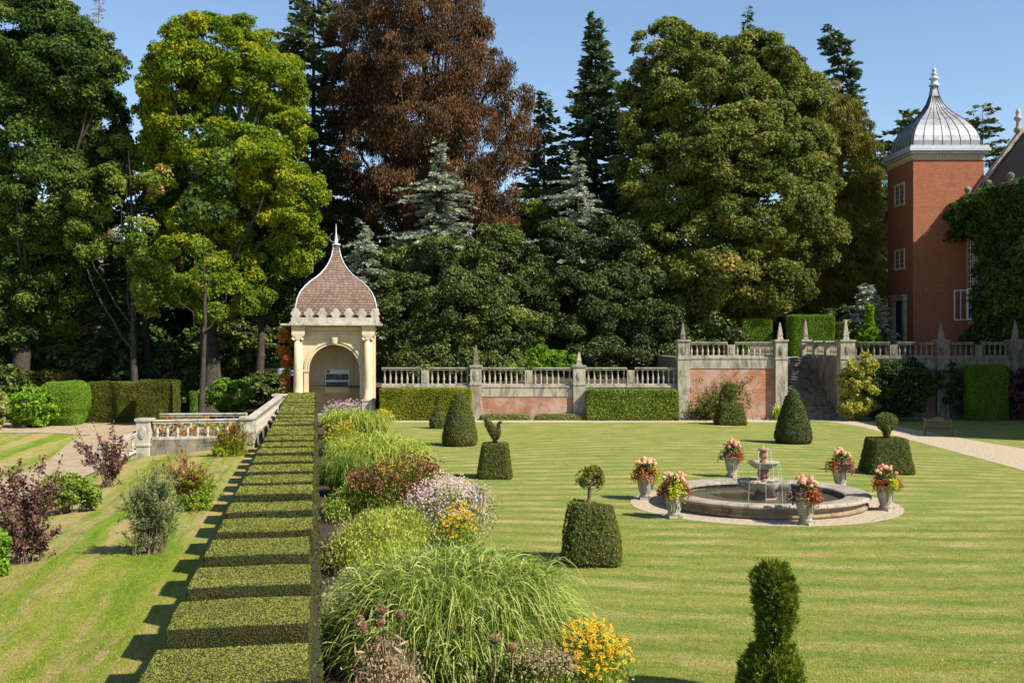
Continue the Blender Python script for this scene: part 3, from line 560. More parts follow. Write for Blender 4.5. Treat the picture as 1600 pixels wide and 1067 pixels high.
z_ = rows[-1][2]; m = MB(); m.lathe([(.3, -.1), (.45, 0), (.45, .1), (.3, .15), (.26, .5), (.42, .58), (.42, .66), (.2, .75), (.16, .95), (.3, 1.02), (.12, 1.1), (.14, 1.25), (.2, 1.35), (.12, 1.5), (.01, 1.62)], 14, (tcx, tcy, z_)); o = m.build('finial', M['lead_light'], tw); o.parent = dome
for py0, py1 in ((284, 320), (388, 421)):            # mullioned windows on the left face
    ya, yb = TY+1.9, TY+4.3; za, zb_ = Z(py1, 92), Z(py0, 92)
    m = MB(); m.box(tx0-.08, tx0+.1, ya, yb, za, za+.18); m.box(tx0-.08, tx0+.1, ya, yb, zb_-.18, zb_)
    for yy in (ya, (ya+yb)/2-.09, yb-.18): m.box(tx0-.07, tx0+.1, yy, yy+.18, za+.18, zb_-.18)
    wf = m.build('window', M['stone_gold'], tw)
    o = MB().box(tx0-.02, tx0+.05, ya+.1, yb-.1, za+.1, zb_-.1).build('pane', M['glass'], tw); o.parent = wf
    m = MB()
    for k in range(1, 4): m.box(tx0-.035, tx0-.02, ya+.2, yb-.2, za+.18+k*(zb_-za-.36)/4-.02, za+.18+k*(zb_-za-.36)/4+.02)
    for k in (.25, .75): m.box(tx0-.035, tx0-.02, ya+k*(yb-ya)-.02, ya+k*(yb-ya)+.02, za+.2, zb_-.2)
    o = m.build('glazing_bars', M['stone_pale'], tw); o.parent = wf
ya, yb = TY+1.4, TY+4.4; zd = Z(470, 92)
m = MB(); m.box(tx0-.3, tx0, ya, ya+.5, TU, zd); m.box(tx0-.3, tx0, yb-.5, yb, TU, zd); m.box(tx0-.4, tx0, ya-.15, yb+.15, zd, zd+.35); m.box(tx0-.5, tx0, ya-.25, yb+.25, zd+.35, zd+.5)
dr = m.build('doorway', M['stone'], tw, bevel=.02); o = MB().box(tx0-.06, tx0+.02, ya+.5, yb-.5, TU, zd).build('door', M['dark'], tw); o.parent = dr
# ------------------------------------------------------------------ house wing
WX = X(1506, TY); zpar = Z(318, TY)
hs = thing('brick_house', 'creeper clad brick house wing with steep tiled roof at the right edge', 'house', (WX, 80, TU))
HY0 = 50.0
MB().box(WX, WX+22, HY0, TY-.02, 0, zpar).build('wall', M['brick'], hs)
m = MB(); m.box(WX-.12, WX+.35, HY0-.1, TY-.03, zpar, zpar+.45); m.box(WX-.22, WX+.4, HY0-.2, TY-.04, zpar+.45, zpar+.6); m.box(WX-.1, WX+.02, HY0, TY-.03, zpar-1.1, zpar-.9); m.build('parapet', M['stone'], hs, bevel=.02)
for yy in (TY-.8, TY-4.6, TY-8.4): MB().lathe([(.2, 0), (.12, .1), (.25, .25), (.3, .42), (.22, .6), (.05, .7)], 12, (WX, yy, zpar+.6)).build('ball_finial', M['stone_dark'], hs)
ex, ez, rx, rz = WX+.5, zpar+.1, X(1592, TY), Z(214, TY)
m = MB(); m.add([(ex, HY0, ez), (ex, TY-.3, ez), (rx, TY-.3, rz), (rx, HY0, rz)], np.array([(0, 1, 2, 3)])); ex2 = 2*rx-ex
m.add([(ex2, HY0, ez), (rx, HY0, rz), (rx, TY-.3, rz), (ex2, TY-.3, ez)], np.array([(0, 1, 2, 3)])); rf = m.build('roof', M['roof'], hs)
for yy in (TY-.55, HY0): MB().ext([(ex-.2, ez-.3), (ex2+.2, ez-.3), (rx, rz+.1)], yy, yy+.5).build('gable', M['brick'], hs)
m = MB()
for s in (1, -1):
    A = np.array([rx-s*(rx-ex+.2), ez-.1]); B = np.array([rx, rz+.25]); m.ext([tuple(A), tuple(B), (B[0], B[1]+.4), (A[0], A[1]+.4)][::s], TY-.75, TY-.03)
m.build('gable_coping', M['stone'], hs)
MB().loft([(.34, .34, 0), (.34, .34, .3), (.18, .18, .45), (.15, .15, .9), (.33, .33, 1.05), (.33, .33, 1.2), (.12, .12, 1.4), (.22, .22, 1.6), (.08, .08, 1.95)], 10, 2, (rx-.25, TY-.4, rz+.3)).build('gable_finial', M['stone'], hs)
ya, yb, za, zb_ = 86.6, 89.0, Z(502, 88), Z(376, 88)
m = MB(); m.box(WX-.12, WX+.1, ya-.2, ya, za, zb_); m.box(WX-.12, WX+.1, yb, yb+.2, za, zb_); m.box(WX-.14, WX+.1, ya-.25, yb+.25, zb_, zb_+.3); m.box(WX-.14, WX+.1, ya-.2, yb+.2, za-.2, za)
for zz in (.37, .68): m.box(WX-.1, WX+.1, ya, yb, za+(zb_-za)*zz-.09, za+(zb_-za)*zz+.09)
m.box(WX-.1, WX+.1, (ya+yb)/2-.09, (ya+yb)/2+.09, za, zb_); wf = m.build('window', M['stone'], hs)
o = MB().box(WX-.03, WX+.06, ya, yb, za, zb_).build('pane', M['glass'], hs); o.parent = wf
m = MB()
for k in range(1, 12): m.box(WX-.055, WX-.03, ya, yb, za+k*(zb_-za)/12-.02, za+k*(zb_-za)/12+.02)
for k in (.17, .33, .67, .83): m.box(WX-.055, WX-.03, ya+k*(yb-ya)-.025, ya+k*(yb-ya)+.025, za, zb_)
o = m.build('glazing_bars', M['white'], hs); o.parent = wf
for i, yy in enumerate((86.3, 88.9)):                # open white casements
    m = MB(); w_, h0, h1 = 1.1, Z(500, 88), Z(452, 88)
    for a_, b_ in ((0, .08), (w_-.08, w_)): m.box(WX-.15-b_, WX-.15-a_, yy, yy+.06, h0, h1)
    m.box(WX-.15-w_+.08, WX-.23, yy, yy+.06, h0, h0+.08); m.box(WX-.15-w_+.08, WX-.23, yy, yy+.06, h1-.08, h1); m.box(WX-.15-w_/2-.03, WX-.15-w_/2+.03, yy+.01, yy+.05, h0+.08, h1-.08)
    m.build('open_casement', M['white'], hs)
# ------------------------------------------------------------------ foliage builders
def clumps(lobes, Y, dens, cr, back=0.45, zmin=None):
    out = []
    for lb_ in lobes:
        px, py, rp, rq = lb_[:4]; dy = lb_[4] if len(lb_) > 4 else 0; Yc = Y+dy
        c = W(px, py, Yc); rx = rp*Yc/F; rz = rq*Yc/F; ry = lb_[5] if len(lb_) > 5 else 0.75*rx
        inset = 0.5*cr; rx, ry, rz = max(rx-inset, .3*rx), max(ry-inset, .3*ry), max(rz-inset*.8, .3*rz)
        n = int(dens*4*math.pi*((rx*rz+rx*ry+ry*rz)/3)/(math.pi*cr*cr))+3
        d = rdir(n); k = (d[:, 1] < .3) | (rng.random(n) < back); d = d[k]; r = rng.uniform(.5, 1.0, (len(d), 1))**.6
        P = c+d*r*np.array([rx, ry, rz])*(1+.10*nz(d*2.2+c, 1.0)[:, None]); out.append(np.c_[P, d])
    o = np.concatenate(out)
    if zmin is not None: o = o[o[:, 2] > zmin]
    return o
def foliate(mb, CL, cr, ls, cover, asp=.6, droop=0, tone_mid=.5, tj=.28, flat=.75, mat=0, up=.35):
    for row in CL:
        c, d = row[:3], row[3:]; r = cr*rng.uniform(.65, 1.25); n = int(cover*r*r/(ls*ls))
        dd = rdir(n)+d*.55+np.array([0, 0, up]); dd = unit(dd); rad = r*rng.uniform(.45, 1.0, (n, 1))*(1+.25*nz(dd*3+c, 1.0)[:, None])
        P = c+dd*rad*np.array([1, 1, flat])
        if droop: P[:, 2] -= droop*rng.random(n)**1.5*r*(np.abs(nz(P[:, [0, 1, 1]], 4)))
        nn = unit(dd*.75+rdir(n)*.75+np.array([0, 0, .25])); t = tone_mid+tj*.6*rng.normal()+tj*.5*rng.normal(size=n)
        if droop: mb.darts(P, np.array([0, 0, -1.])+rdir(n)*.55, ls*2*rng.uniform(.7, 1.3, n), ls*asp, np.clip(t, 0, 1), mat)
        else: mb.leaves(P, nn, ls*rng.uniform(.6, 1.3, n), asp, np.clip(t, 0, 1), mat)
def limbs(mb, base, tips, r0, zfork, n_main=6, mat=0):
    base = np.asarray(base, float); top = np.array([np.mean([t[0] for t in tips])*.4+base[0]*.6, np.mean([t[1] for t in tips])*.4+base[1]*.6, max(t[2] for t in tips)-1])
    k = 9; s = np.linspace(0, 1, k)[:, None]; tr = base*(1-s)+top*s; tr[:, :2] += .25*r0*np.c_[np.sin(s[:, 0]*5+base[0]), np.cos(s[:, 0]*4+base[1])]*2
    rad = r0*(1-.85*s[:, 0]); rad[0] *= 1.5; mb.tube(tr, rad, 10, mat)
    for t in tips:
        t = np.asarray(t); zz = min(max(zfork, base[2]+(t[2]-base[2])*rng.uniform(.35, .6)), t[2]-.5); f = np.clip((zz-base[2])/(top[2]-base[2]), 0.05, .95); p0 = base*(1-f)+top*f
        s = np.linspace(0, 1, 7)[:, None]; md = p0*.5+t*.5+np.array([0, 0, -.12*np.linalg.norm(t-p0)]); pp = p0*(1-s)**2+md*2*s*(1-s)+t*s**2; pp[1:-1] += rng.normal(size=(5, 3))*.15
        mb.tube(pp, r0*rng.uniform(.28, .45)*(1-.8*s[:, 0])*(1-.5*f), 6, mat)
def tree(name, label, cat, px, Y, lobes, leaf, ls, cr, dens=1.6, cover=9, trunk=.5, group=None, bark='bark', zg=None, ntips=26, droop=0, tone=.5, extra=None, zmin=None, fork=None, tj=.28, **k):
    g0 = zg if zg is not None else 3.6; g0 = float(gl(X(px, Y), Y)) if X(px, Y) < -15 else g0; base = np.array([X(px, Y), Y, g0]); t = thing(name, label, cat, base, group)
    CL = clumps(lobes, Y, dens*1.55, cr, zmin=zmin); mb = MB(); ls *= .62; cover *= .95; cr *= .85; dens *= 1.1; foliate(mb, CL, cr, ls, cover, droop=droop, tone_mid=tone, tj=tj, **k); mats = [L[leaf]]
    if extra:
        for lk, lb2_, cv in extra:
            mats.append(L[lk]); foliate(mb, clumps(lb2_, Y, dens, cr), cr, ls, cv, tone_mid=.5, mat=len(mats)-1)
    print('LEAVES', name, mb.n//4); mb.build('crown', mats, t); tips = CL[rng.choice(len(CL), min(ntips, len(CL)), replace=False)][:, :3]
    mt = MB(); limbs(mt, base-np.array([0, 0, .6]), tips, trunk, fork if fork else g0+4); mt.build('trunk', M[bark], t); return t
def conifer(name, label, cat, px, Y, zg, ztop, rad, leaf, ntier=26, nb=8, droop=-.15, ls=.5, wd=.13, group=None, lean=0, shape=None, ztr=None, tw_den=1.0, bark='bark', flat=.25, bare=.1):
    zg = float(gl(X(px, Y), Y)) if X(px, Y) < -15 else zg; base = np.array([X(px, Y), Y, zg]); t = thing(name, label, cat, base, group); Ht = ztop-zg; mb = MB(); mt = MB()
    s = np.linspace(0, 1, 10); ax = np.stack([base[0]+lean*s**2, np.full(10, Y), zg+Ht*s], 1); mt.tube(ax, np.maximum(.018*Ht*(1-s), .03), 8); nb = int(nb*1.6); wd *= 1.15
    for i in range(ntier):
        f = bare+(1-bare)*(i+.5)/ntier; rr = rad*(shape(f) if shape else (1-f)**.85+.03); z = zg+Ht*f; cx = base[0]+lean*f*f
        for j in range(nb):
            a = rng.uniform(0, 2*math.pi); l = rr*rng.choice([rng.uniform(.35, .9), rng.uniform(.8, 1.3)])
            if l < .25: l = .25
            dr = np.array([math.cos(a), math.sin(a), 0]); n = max(5, int(l/ls*10*tw_den)); u = rng.uniform(.12, 1, n)**.8; dz = rng.uniform(-.9, .9)*Ht/ntier
            P = np.array([cx, Y, z+dz])+dr*(u*l)[:, None]; P[:, 2] += droop*l*u**1.6+(.12*l*u if droop < 0 else 0)
            side = np.cross(dr, [0, 0, 1.]); sg = rng.choice([-1, 1], n)[:, None]; T = dr*.75+side*sg*rng.uniform(.3, 1.1, (n, 1))+np.array([0, 0, 1.])*rng.normal(-.12, flat, (n, 1))
            mb.darts(P+rng.normal(size=(n, 3))*.08*ls, T, ls*rng.uniform(.6, 1.3, n)*(1.15-.45*u), wd, np.clip(.45+.15*rng.normal()+.18*rng.normal(size=n), 0, 1))
            if j % 2 == 0:
                uu = np.linspace(0, .9, 4); Q = np.array([cx, Y, z+dz])+dr*(uu*l)[:, None]; Q[:, 2] += droop*l*uu**1.6+(.12*l*uu if droop < 0 else 0); mt.tube(Q, .012*l*(1-uu)+.015, 4)
    mb.build('crown', L[leaf], t); mt.build('trunk', M[bark], t); return t
# ------------------------------------------------------------------ the wood behind
BG = 'trees of the wood behind the garden'
tree('oak_tree', 'huge dark green oak at the far left edge', 'tree', 30, 84, [(35, 60, 110, 90), (120, 110, 85, 75, -2), (165, 130, 45, 60), (60, 130, 110, 90, 2), (170, 260, 50, 70, 2), (20, 200, 120, 90), (150, 200, 60, 70, 1), (70, 310, 110, 90, -1), (-20, 400, 90, 110), (70, 440, 90, 80), (150, 300, 70, 60, 3), (0, 520, 70, 60)], 'oak_dark', .235, 1.1, 1.9, 7.5, .75, BG, zg=2.2, fork=7)
tree('oak_tree', 'tall bright yellow green oak with dark trunk behind the left lawn', 'tree', 325, 82, [(335, 85, 105, 62), (290, 120, 85, 60, -1), (410, 130, 75, 60), (440, 190, 60, 70, 1), (300, 210, 80, 65), (380, 250, 95, 60, -2), (250, 170, 45, 55), (445, 310, 70, 60, -1), (330, 340, 80, 55), (260, 290, 45, 55, 1), (470, 385, 45, 50), (290, 420, 60, 60, -3), (350, 470, 55, 45, -2), (405, 430, 45, 60)], 'oak_yellow', .235, 1.0, 1.9, 7.2, .8, BG, zg=2.0, fork=9, tone=.55, extra=[('oak_dark', [(330, 300, 110, 90, 3), (280, 400, 70, 80, 4), (430, 430, 60, 70, 3)], 6)])
tree('ash_tree', 'slim pale olive tree between the dark oak and the yellow green oak', 'tree', 215, 80, [(240, 290, 32, 35), (160, 300, 45, 50), (190, 250, 40, 40, 2), (215, 380, 40, 50), (130, 370, 35, 50, 1), (235, 450, 40, 50, -2)], 'ash_mid', .22, .95, .9, 6.5, .3, BG, zg=2.0, bark='bark', ntips=7, extra=[('tan_leaf', [(250, 285, 26, 28)], 6)])
conifer('larch_tree', 'feathery olive larch with drooping sprays left of centre of the left wood', 'conifer', 130, 89, 1.4, Z(290, 89), 3.6, 'larch', 22, 8, -.35, .7, .09, BG)
conifer('spruce_tree', 'dark spruce with drooping tiers behind the dark clipped hedge', 'conifer', 180, 87, .8, Z(380, 87), 3.6, 'conifer', 22, 9, -.4, .6, .1, BG)
conifer('dead_larch', 'bare dead larch top poking into the sky at the upper left', 'conifer', 155, 96, 3.6, Z(-30, 96), 2.6, 'straw', 40, 5, -.35, .6, .03, BG, bark='bark_pale', tw_den=.5)
CED = lambda f: np.clip(1.25*(1-f)**.38*(0.5+.5*math.sin(f*17)**2), .1, 1)
conifer('cedar_tree', 'dark grey green cedar with tiered sprays between yellow oak and copper beech', 'conifer', 490, 96, 3.6, Z(-25, 96), 7.5, 'cedar', 24, 13, .02, .75, .13, BG, shape=CED)
tree('copper_beech', 'giant copper beech with rusty weeping foliage rising out of the top of the photo', 'tree', 665, 93, [(640, 20, 130, 60), (570, 60, 70, 70), (700, 60, 85, 70), (655, 110, 130, 70, -1), (560, 150, 60, 75), (760, 130, 50, 60, 1), (800, 165, 42, 45), (670, 190, 110, 60, -3), (590, 235, 70, 65, -2), (740, 230, 80, 70, -2), (815, 215, 32, 40, 1), (560, 310, 45, 60), (640, 290, 70, 60), (770, 290, 50, 60, -1), (520, 340, 30, 40), (610, 330, 60, 45, 2), (700, 325, 80, 45, 2), (640, 180, 110, 80, 3), (620, 300, 70, 50, -4), (700, 290, 70, 50, -4), (760, 330, 50, 40, -3)], 'copper', .23, 1.15, 1.35, 6.5, .9, BG, droop=1.8, fork=12, asp=.32, tj=.33, bark='bark', ntips=46)
tree('holm_oak', 'broad glossy dark green evergreen mound right of the pavilion dome', 'tree', 700, 84, [(620, 435, 60, 50), (700, 415, 80, 55), (780, 410, 65, 60), (640, 500, 75, 70, -3), (730, 490, 85, 75, -4), (800, 500, 60, 75, -2), (840, 450, 35, 60), (600, 540, 35, 50, -3), (690, 570, 90, 30, -5), (780, 570, 60, 30, -4)], 'holly', .19, 1.0, 1.9, 7, .45, BG, zg=2.3, tone=.45)
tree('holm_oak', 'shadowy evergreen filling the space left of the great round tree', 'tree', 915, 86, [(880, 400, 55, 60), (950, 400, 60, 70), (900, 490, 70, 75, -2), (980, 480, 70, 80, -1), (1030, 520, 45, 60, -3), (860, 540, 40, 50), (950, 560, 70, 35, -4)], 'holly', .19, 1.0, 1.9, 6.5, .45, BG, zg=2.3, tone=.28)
tree('maple_tree', 'great round olive green maple filling the middle right, taller than the tower', 'tree', 1130, 92, [(1050, 90, 72, 62), (1010, 160, 55, 60, 2), (1000, 250, 50, 60, 1), (1010, 340, 50, 60, 1), (1140, 120, 80, 60, 3), (1240, 140, 55, 50, 2), (1180, 110, 80, 62), (1110, 150, 110, 70, -2), (1230, 170, 70, 70, 1), (1030, 190, 65, 70), (1150, 240, 130, 80, -4), (1050, 290, 85, 75, -3), (1255, 260, 70, 80), (1180, 330, 120, 80, -5), (1060, 380, 80, 70, -4), (1250, 370, 70, 70, -3), (1130, 430, 110, 65, -5), (1220, 450, 60, 45, -5), (1050, 460, 55, 45, -5), (1085, 495, 60, 32, -4), (1170, 478, 60, 28, -2)], 'maple', .25, 1.15, 1.7, 7.5, .9, BG, fork=9, zmin=5.0, extra=[('tan_leaf', [(1130, 415, 40, 30, -7.5)], 5)])
YW = lambda f: np.clip(math.sin(min(f*1.1+.28, 1)*math.pi)**.6, .12, 1)
tree('yew_tree', 'tall rounded golden brown yew between the great maple and the brick tower', 'tree', 1310, 98, [(1262, 165, 50, 52), (1300, 195, 52, 62), (1330, 260, 50, 80), (1270, 260, 50, 80), (1345, 350, 48, 80), (1290, 380, 60, 80, -2), (1360, 440, 35, 60), (1320, 450, 60, 50, -2)], 'yew_gold', .22, .95, 2.4, 7, .6, BG, asp=.35, droop=.5)
conifer('spruce_tree', 'tall dark spruce spire between the copper beech and the maple', 'conifer', 930, 98, 3.6, Z(28, 98), 6.4, 'conifer', 40, 11, -.02, .75, .12, BG)
conifer('spruce_tree', 'lower dark spruce with level boughs right beside the copper beech', 'conifer', 850, 102, 3.6, Z(150, 102), 6.5, 'conifer', 26, 9, -.05, .75, .12, BG)
conifer('spruce_tree', 'spruce tip poking up behind the top of the maple', 'conifer', 1168, 112, 3.6, Z(18, 112), 4.5, 'conifer', 28, 8, .05, .7, .12, BG)
conifer('fir_tree', 'lopsided leaning dark fir against the sky left of the tower', 'conifer', 1378, 118, 3.6, Z(50, 118), 3.3, 'conifer', 44, 7, -.05, .7, .13, BG, lean=-5.5, shape=lambda f: .15+1.2*abs(math.sin(f*8.6))*(1.2-f))
conifer('cedar_tree', 'flat topped cedar just left of and behind the lead dome', 'conifer', 1415, 120, 3.6, Z(182, 120), 8.0, 'cedar', 20, 12, .02, .8, .14, BG, shape=CED)
conifer('cedar_tree', 'cedar sprays showing behind the right side of the lead dome', 'conifer', 1535, 125, 3.6, Z(176, 125), 6.5, 'cedar', 18, 11, .02, .8, .13, BG, shape=CED)
conifer('blue_cedar', 'pale blue cedar in front of the copper beech', 'conifer', 685, 87, 3.0, Z(228, 87), 6.2, 'blue_cedar', 20, 8, -.2, .45, .05, BG, bare=.5, tw_den=1.6, shape=lambda f: np.clip(1.5*(1-f)**.6*(.6+.4*math.sin(f*26)), .06, 1.1))
conifer('blue_cedar', 'silvery blue cedar with bare sprays below the tall spruce spire', 'conifer', 903, 88, 3.0, Z(240, 88), 5.2, 'blue_cedar', 18, 5, -.2, .45, .045, BG, bare=.5, tw_den=1.2, shape=lambda f: np.clip(1.5*(1-f)**.6*(.6+.4*math.sin(f*26)), .06, 1.1))
conifer('blue_cedar', 'silvery cedar branch end showing right of the pavilion spike', 'conifer', 566, 82, 3.0, Z(346, 82), 4.4, 'blue_cedar', 18, 5, -.3, .45, .05, BG, tw_den=1.4)
conifer('blue_cedar', 'low pale blue cedar left of the tower door', 'conifer', 1355, 88, 3.8, Z(445, 88), 2.9, 'blue_cedar', 16, 8, -.1, .55, .06, BG)
conifer('cypress', 'small bright green cypress above the terrace, left of the tower', 'conifer', 1358, 80, TU, Z(478, 80), .8, 'bright', 22, 9, .5, .22, .05, BG, shape=YW)
tree('laurel_tree', 'fresh bright green shrub leaning over the lower balustrade', 'shrub', 850, 76, [(850, 560, 30, 22), (880, 565, 22, 16), (820, 575, 22, 14)], 'bright', .15, .5, 1.4, 6, .08, BG, zg=2.2, ntips=8)
tree('yew_tree', 'green leafy tree top between the copper beech and the dark spruce', 'tree', 800, 96, [(780, 350, 45, 40), (840, 330, 40, 45), (735, 350, 30, 25)], 'ash_mid', .24, 1.0, 1.2, 6.5, .3, BG)
# a far-off mass of woodland closing every gap
mb = MB(); P = []
for i in range(1500):
    xx = rng.uniform(-85, 85); yy = rng.uniform(124, 142); P.append([xx, yy, 3+(15+3*math.sin(xx*.2))*rng.random()**1.3, 0, -1, 0])
foliate(mb, np.array(P), 2.6, .42, 5.5, tone_mid=.3)
for xx in rng.uniform(-80, 80, 40): mb.tube([(xx, 128, 2), (xx+.4, 128, 12)], .3, 6, mat=1)
mb.build('distant_wood', [L['oak_dark'], M['bark']], kind='stuff', label='dark mass of woodland far behind the garden trees', cat='woodland')
mb = MB(); P = []
for i in range(420): xx = rng.uniform(-62, -8); P.append([xx, rng.uniform(97, 106), 1+9*rng.random()**1.4, 0, -1, 0])
for i in range(90): P.append([rng.uniform(-10, 30), rng.uniform(97, 106), 3.5+5*rng.random(), 0, -1, 0])
foliate(mb, np.array(P), 1.9, .3, 5.5, tone_mid=.35); mb.build('undergrowth', L['oak_dark'], kind='stuff', label='dark undergrowth filling the depth of the wood', cat='undergrowth')
# understorey of the left wood
def bush(name, label, px, py, rpx, rpy, leaf, ls=.1, cr=.35, dens=1.5, cover=6, Y=None, zg=None, group=None, cat='shrub', stems=9, lobes=None, twig='twig', droop=0, tone=.5, extra=None, **k):
    p = GL(px, py) if (zg is None and X(px, 40) < -5) else G(px, py, zg or 0.0)
    if Y: p = np.array([X(px, Y), Y, float(gl(X(px, Y), Y)) if zg is None else zg])
    Yb = p[1]; yb = HY+(H-p[2])*F/Yb
    t = thing(name, label, cat, p, group); lo = lobes or [(px, yb-rpy*1.05, rpx, rpy)]
    cr *= .8; lo = [tuple(l[:2])+(l[2]*1.12, l[3]*1.12)+tuple(l[4:]) for l in lo]; CL = clumps(lo, Yb, dens*1.3, cr, back=.8, zmin=p[2]+.05); mb = MB(); foliate(mb, CL, cr, ls, cover, droop=droop, tone_mid=tone, **k); mats = [L[leaf]]
    if extra:
        for lk, lb2_, cv in extra: mats.append(L[lk]); foliate(mb, clumps(lb2_, Yb, dens, cr, back=.8), cr, ls, cv, mat=len(mats)-1)
    mb.build('foliage', mats, t); mt = MB()
    for c in CL[rng.choice(len(CL), min(stems, len(CL)), replace=False)][:, :3]:
        s = np.linspace(0, 1, 6)[:, None]; b0 = p+np.array([rng.normal()*.08, rng.normal()*.08, -.05]); md = np.array([c[0]*.4+b0[0]*.6, c[1]*.4+b0[1]*.6, c[2]*.6+b0[2]*.4])
        mt.tube(b0*(1-s)**2+md*2*s*(1-s)+c*s*s, .022*(1-.7*s[:, 0])*(1+rpx/F*Yb*.3), 5)
    mt.build('stems', M[twig], t); return t
LS = 'young shrubs on the left slope'
def shoots(name, label, px, Y, tips, leaf, ls, per, group=None, cat='shrub', spread=.1, asp=.6, from_=.3, th=.012, tone=.5, extra=None, tj=.25, base_r=.12, Yd=.35, zg=None, side=3):
    g0 = zg if zg is not None else float(gl(X(px, Y), Y)); b = np.array([X(px, Y), Y, g0]); t = thing(name, label, cat, b, group); mb = MB(); mt = MB(); mats = [L[leaf]]+([L[extra]] if extra else [])
    for tx, ty, ex in [(q_[0], q_[1], q_[2] if len(q_) > 2 else 0) for q_ in tips]:
        tip = W(tx, ty, Y+rng.uniform(-Yd, Yd)); b0 = b+np.array([rng.normal()*base_r, rng.normal()*base_r, -.05]); md = np.array([b0[0]*.6+tip[0]*.4, b0[1]*.6+tip[1]*.4, b0[2]*.35+tip[2]*.65])
        def at(u): u = np.asarray(u)[:, None]; return b0*(1-u)**2+md*2*u*(1-u)+tip*u*u
        mt.tube(at(np.linspace(0, 1, 7)), th*(1-.75*np.linspace(0, 1, 7)), 5); segs = [(0, None)]
        for k in range(side):
            u0 = rng.uniform(.3, .8); p0 = at([u0])[0]; segs.append((1, (p0, p0+(tip-p0)*rng.uniform(.5, .8)+rng.normal(size=3)*spread*2.2)))
        for kind_, sg in segs:
            n = per if kind_ == 0 else int(per*.6)
            if kind_ == 0: u = rng.uniform(from_, 1.02, n); P = at(u)
            else: u = rng.random(n); P = sg[0]+(sg[1]-sg[0])*u[:, None]; mt.tube([sg[0], sg[1]], th*.4, 4)
            P = P+rdir(n)*spread*rng.random((n, 1))*(1.1-.5*u[:, None]); mb.leaves(P, unit(rdir(n)+np.array([0, -.1, .6])), ls*rng.uniform(.6, 1.2, n), asp, np.clip(tone+tj*rng.normal(size=n), 0, 1), 1 if ex and extra else 0)
    mb.build('foliage', mats, t); mt.build('stems', M['twig'], t); return t
US = 'shrubs under the left wood'
bush('laurel_shrub', 'bright fresh green shrub at the foot of the wood, far left of the clipped ball', 48, 668, 42, 30, 'bright', .14, .5, group=US)
bush('rhododendron', 'dark bluish leafy shrub at the left edge behind the bright green one', 20, 650, 45, 38, 'holly', .16, .55, group=US, Y=82)
bush('rhododendron', 'olive rhododendron between wood and clipped ball', 70, 640, 60, 32, 'yew_gold', .14, .5, group=US, Y=84)
bush('laurel_shrub', 'mid green laurel bush in the dark under the wood right of the dark hedge', 355, 645, 36, 26, 'bright', .15, .5, group=US, Y=79)
bush('holly_shrub', 'dark green bush close left of the pavilion', 415, 640, 40, 28, 'holly', .15, .5, group=US, Y=82)
bush('holly_shrub', 'dark bush behind the farther balustrade rail', 290, 640, 40, 30, 'holly', .15, .5, group=US, Y=84)
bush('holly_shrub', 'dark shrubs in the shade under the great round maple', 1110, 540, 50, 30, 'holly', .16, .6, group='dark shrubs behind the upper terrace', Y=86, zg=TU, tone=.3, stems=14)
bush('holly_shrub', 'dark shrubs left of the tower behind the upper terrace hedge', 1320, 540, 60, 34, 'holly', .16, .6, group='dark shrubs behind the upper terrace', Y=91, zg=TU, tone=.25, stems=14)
bush('leafy_shrub', 'pale cream green shrub cut by the left edge beside the sandy path', -12, 672, 24, 32, 'lavender', .12, .4, group=US)
bush('holly_shrub', 'long dark thicket under the spruce behind the clipped hedges', 150, 600, 150, 34, 'holly', .18, .7, group=US, Y=92, stems=20)
bush('holly_shrub', 'dark thicket under the yellow green oak', 380, 590, 90, 40, 'holly', .18, .7, group=US, Y=93, stems=20)
for lab, px, Y in (('dark trunk in the shadow beside the pavilion', 405, 84), ('dark trunk left of the yellow oak trunk', 232, 88), ('slim trunk standing right of the clipped dark hedge', 318, 73)):
    b = np.array([X(px, Y), Y, float(gl(X(px, Y), Y))]); t = thing('old_tree', lab, 'tree', b, 'bare lower trunks in the left wood')
    mt = MB(); limbs(mt, b-np.array([0, 0, .5]), [b+np.array([dx, rng.uniform(-1, 1), h]) for dx, h in ((-2, 9), (2.2, 10), (.6, 12), (-1, 13))], .42 if Y > 75 else .22, b[2]+6); mt.build('trunk', M['bark'], t)
    mb = MB(); foliate(mb, clumps([(px, 330, 45, 60), (px+12, 250, 40, 50)], Y+1, .8, 1.0), 1.0, .22, 5, tone_mid=.4); mb.build('crown', L['oak_dark'], t)
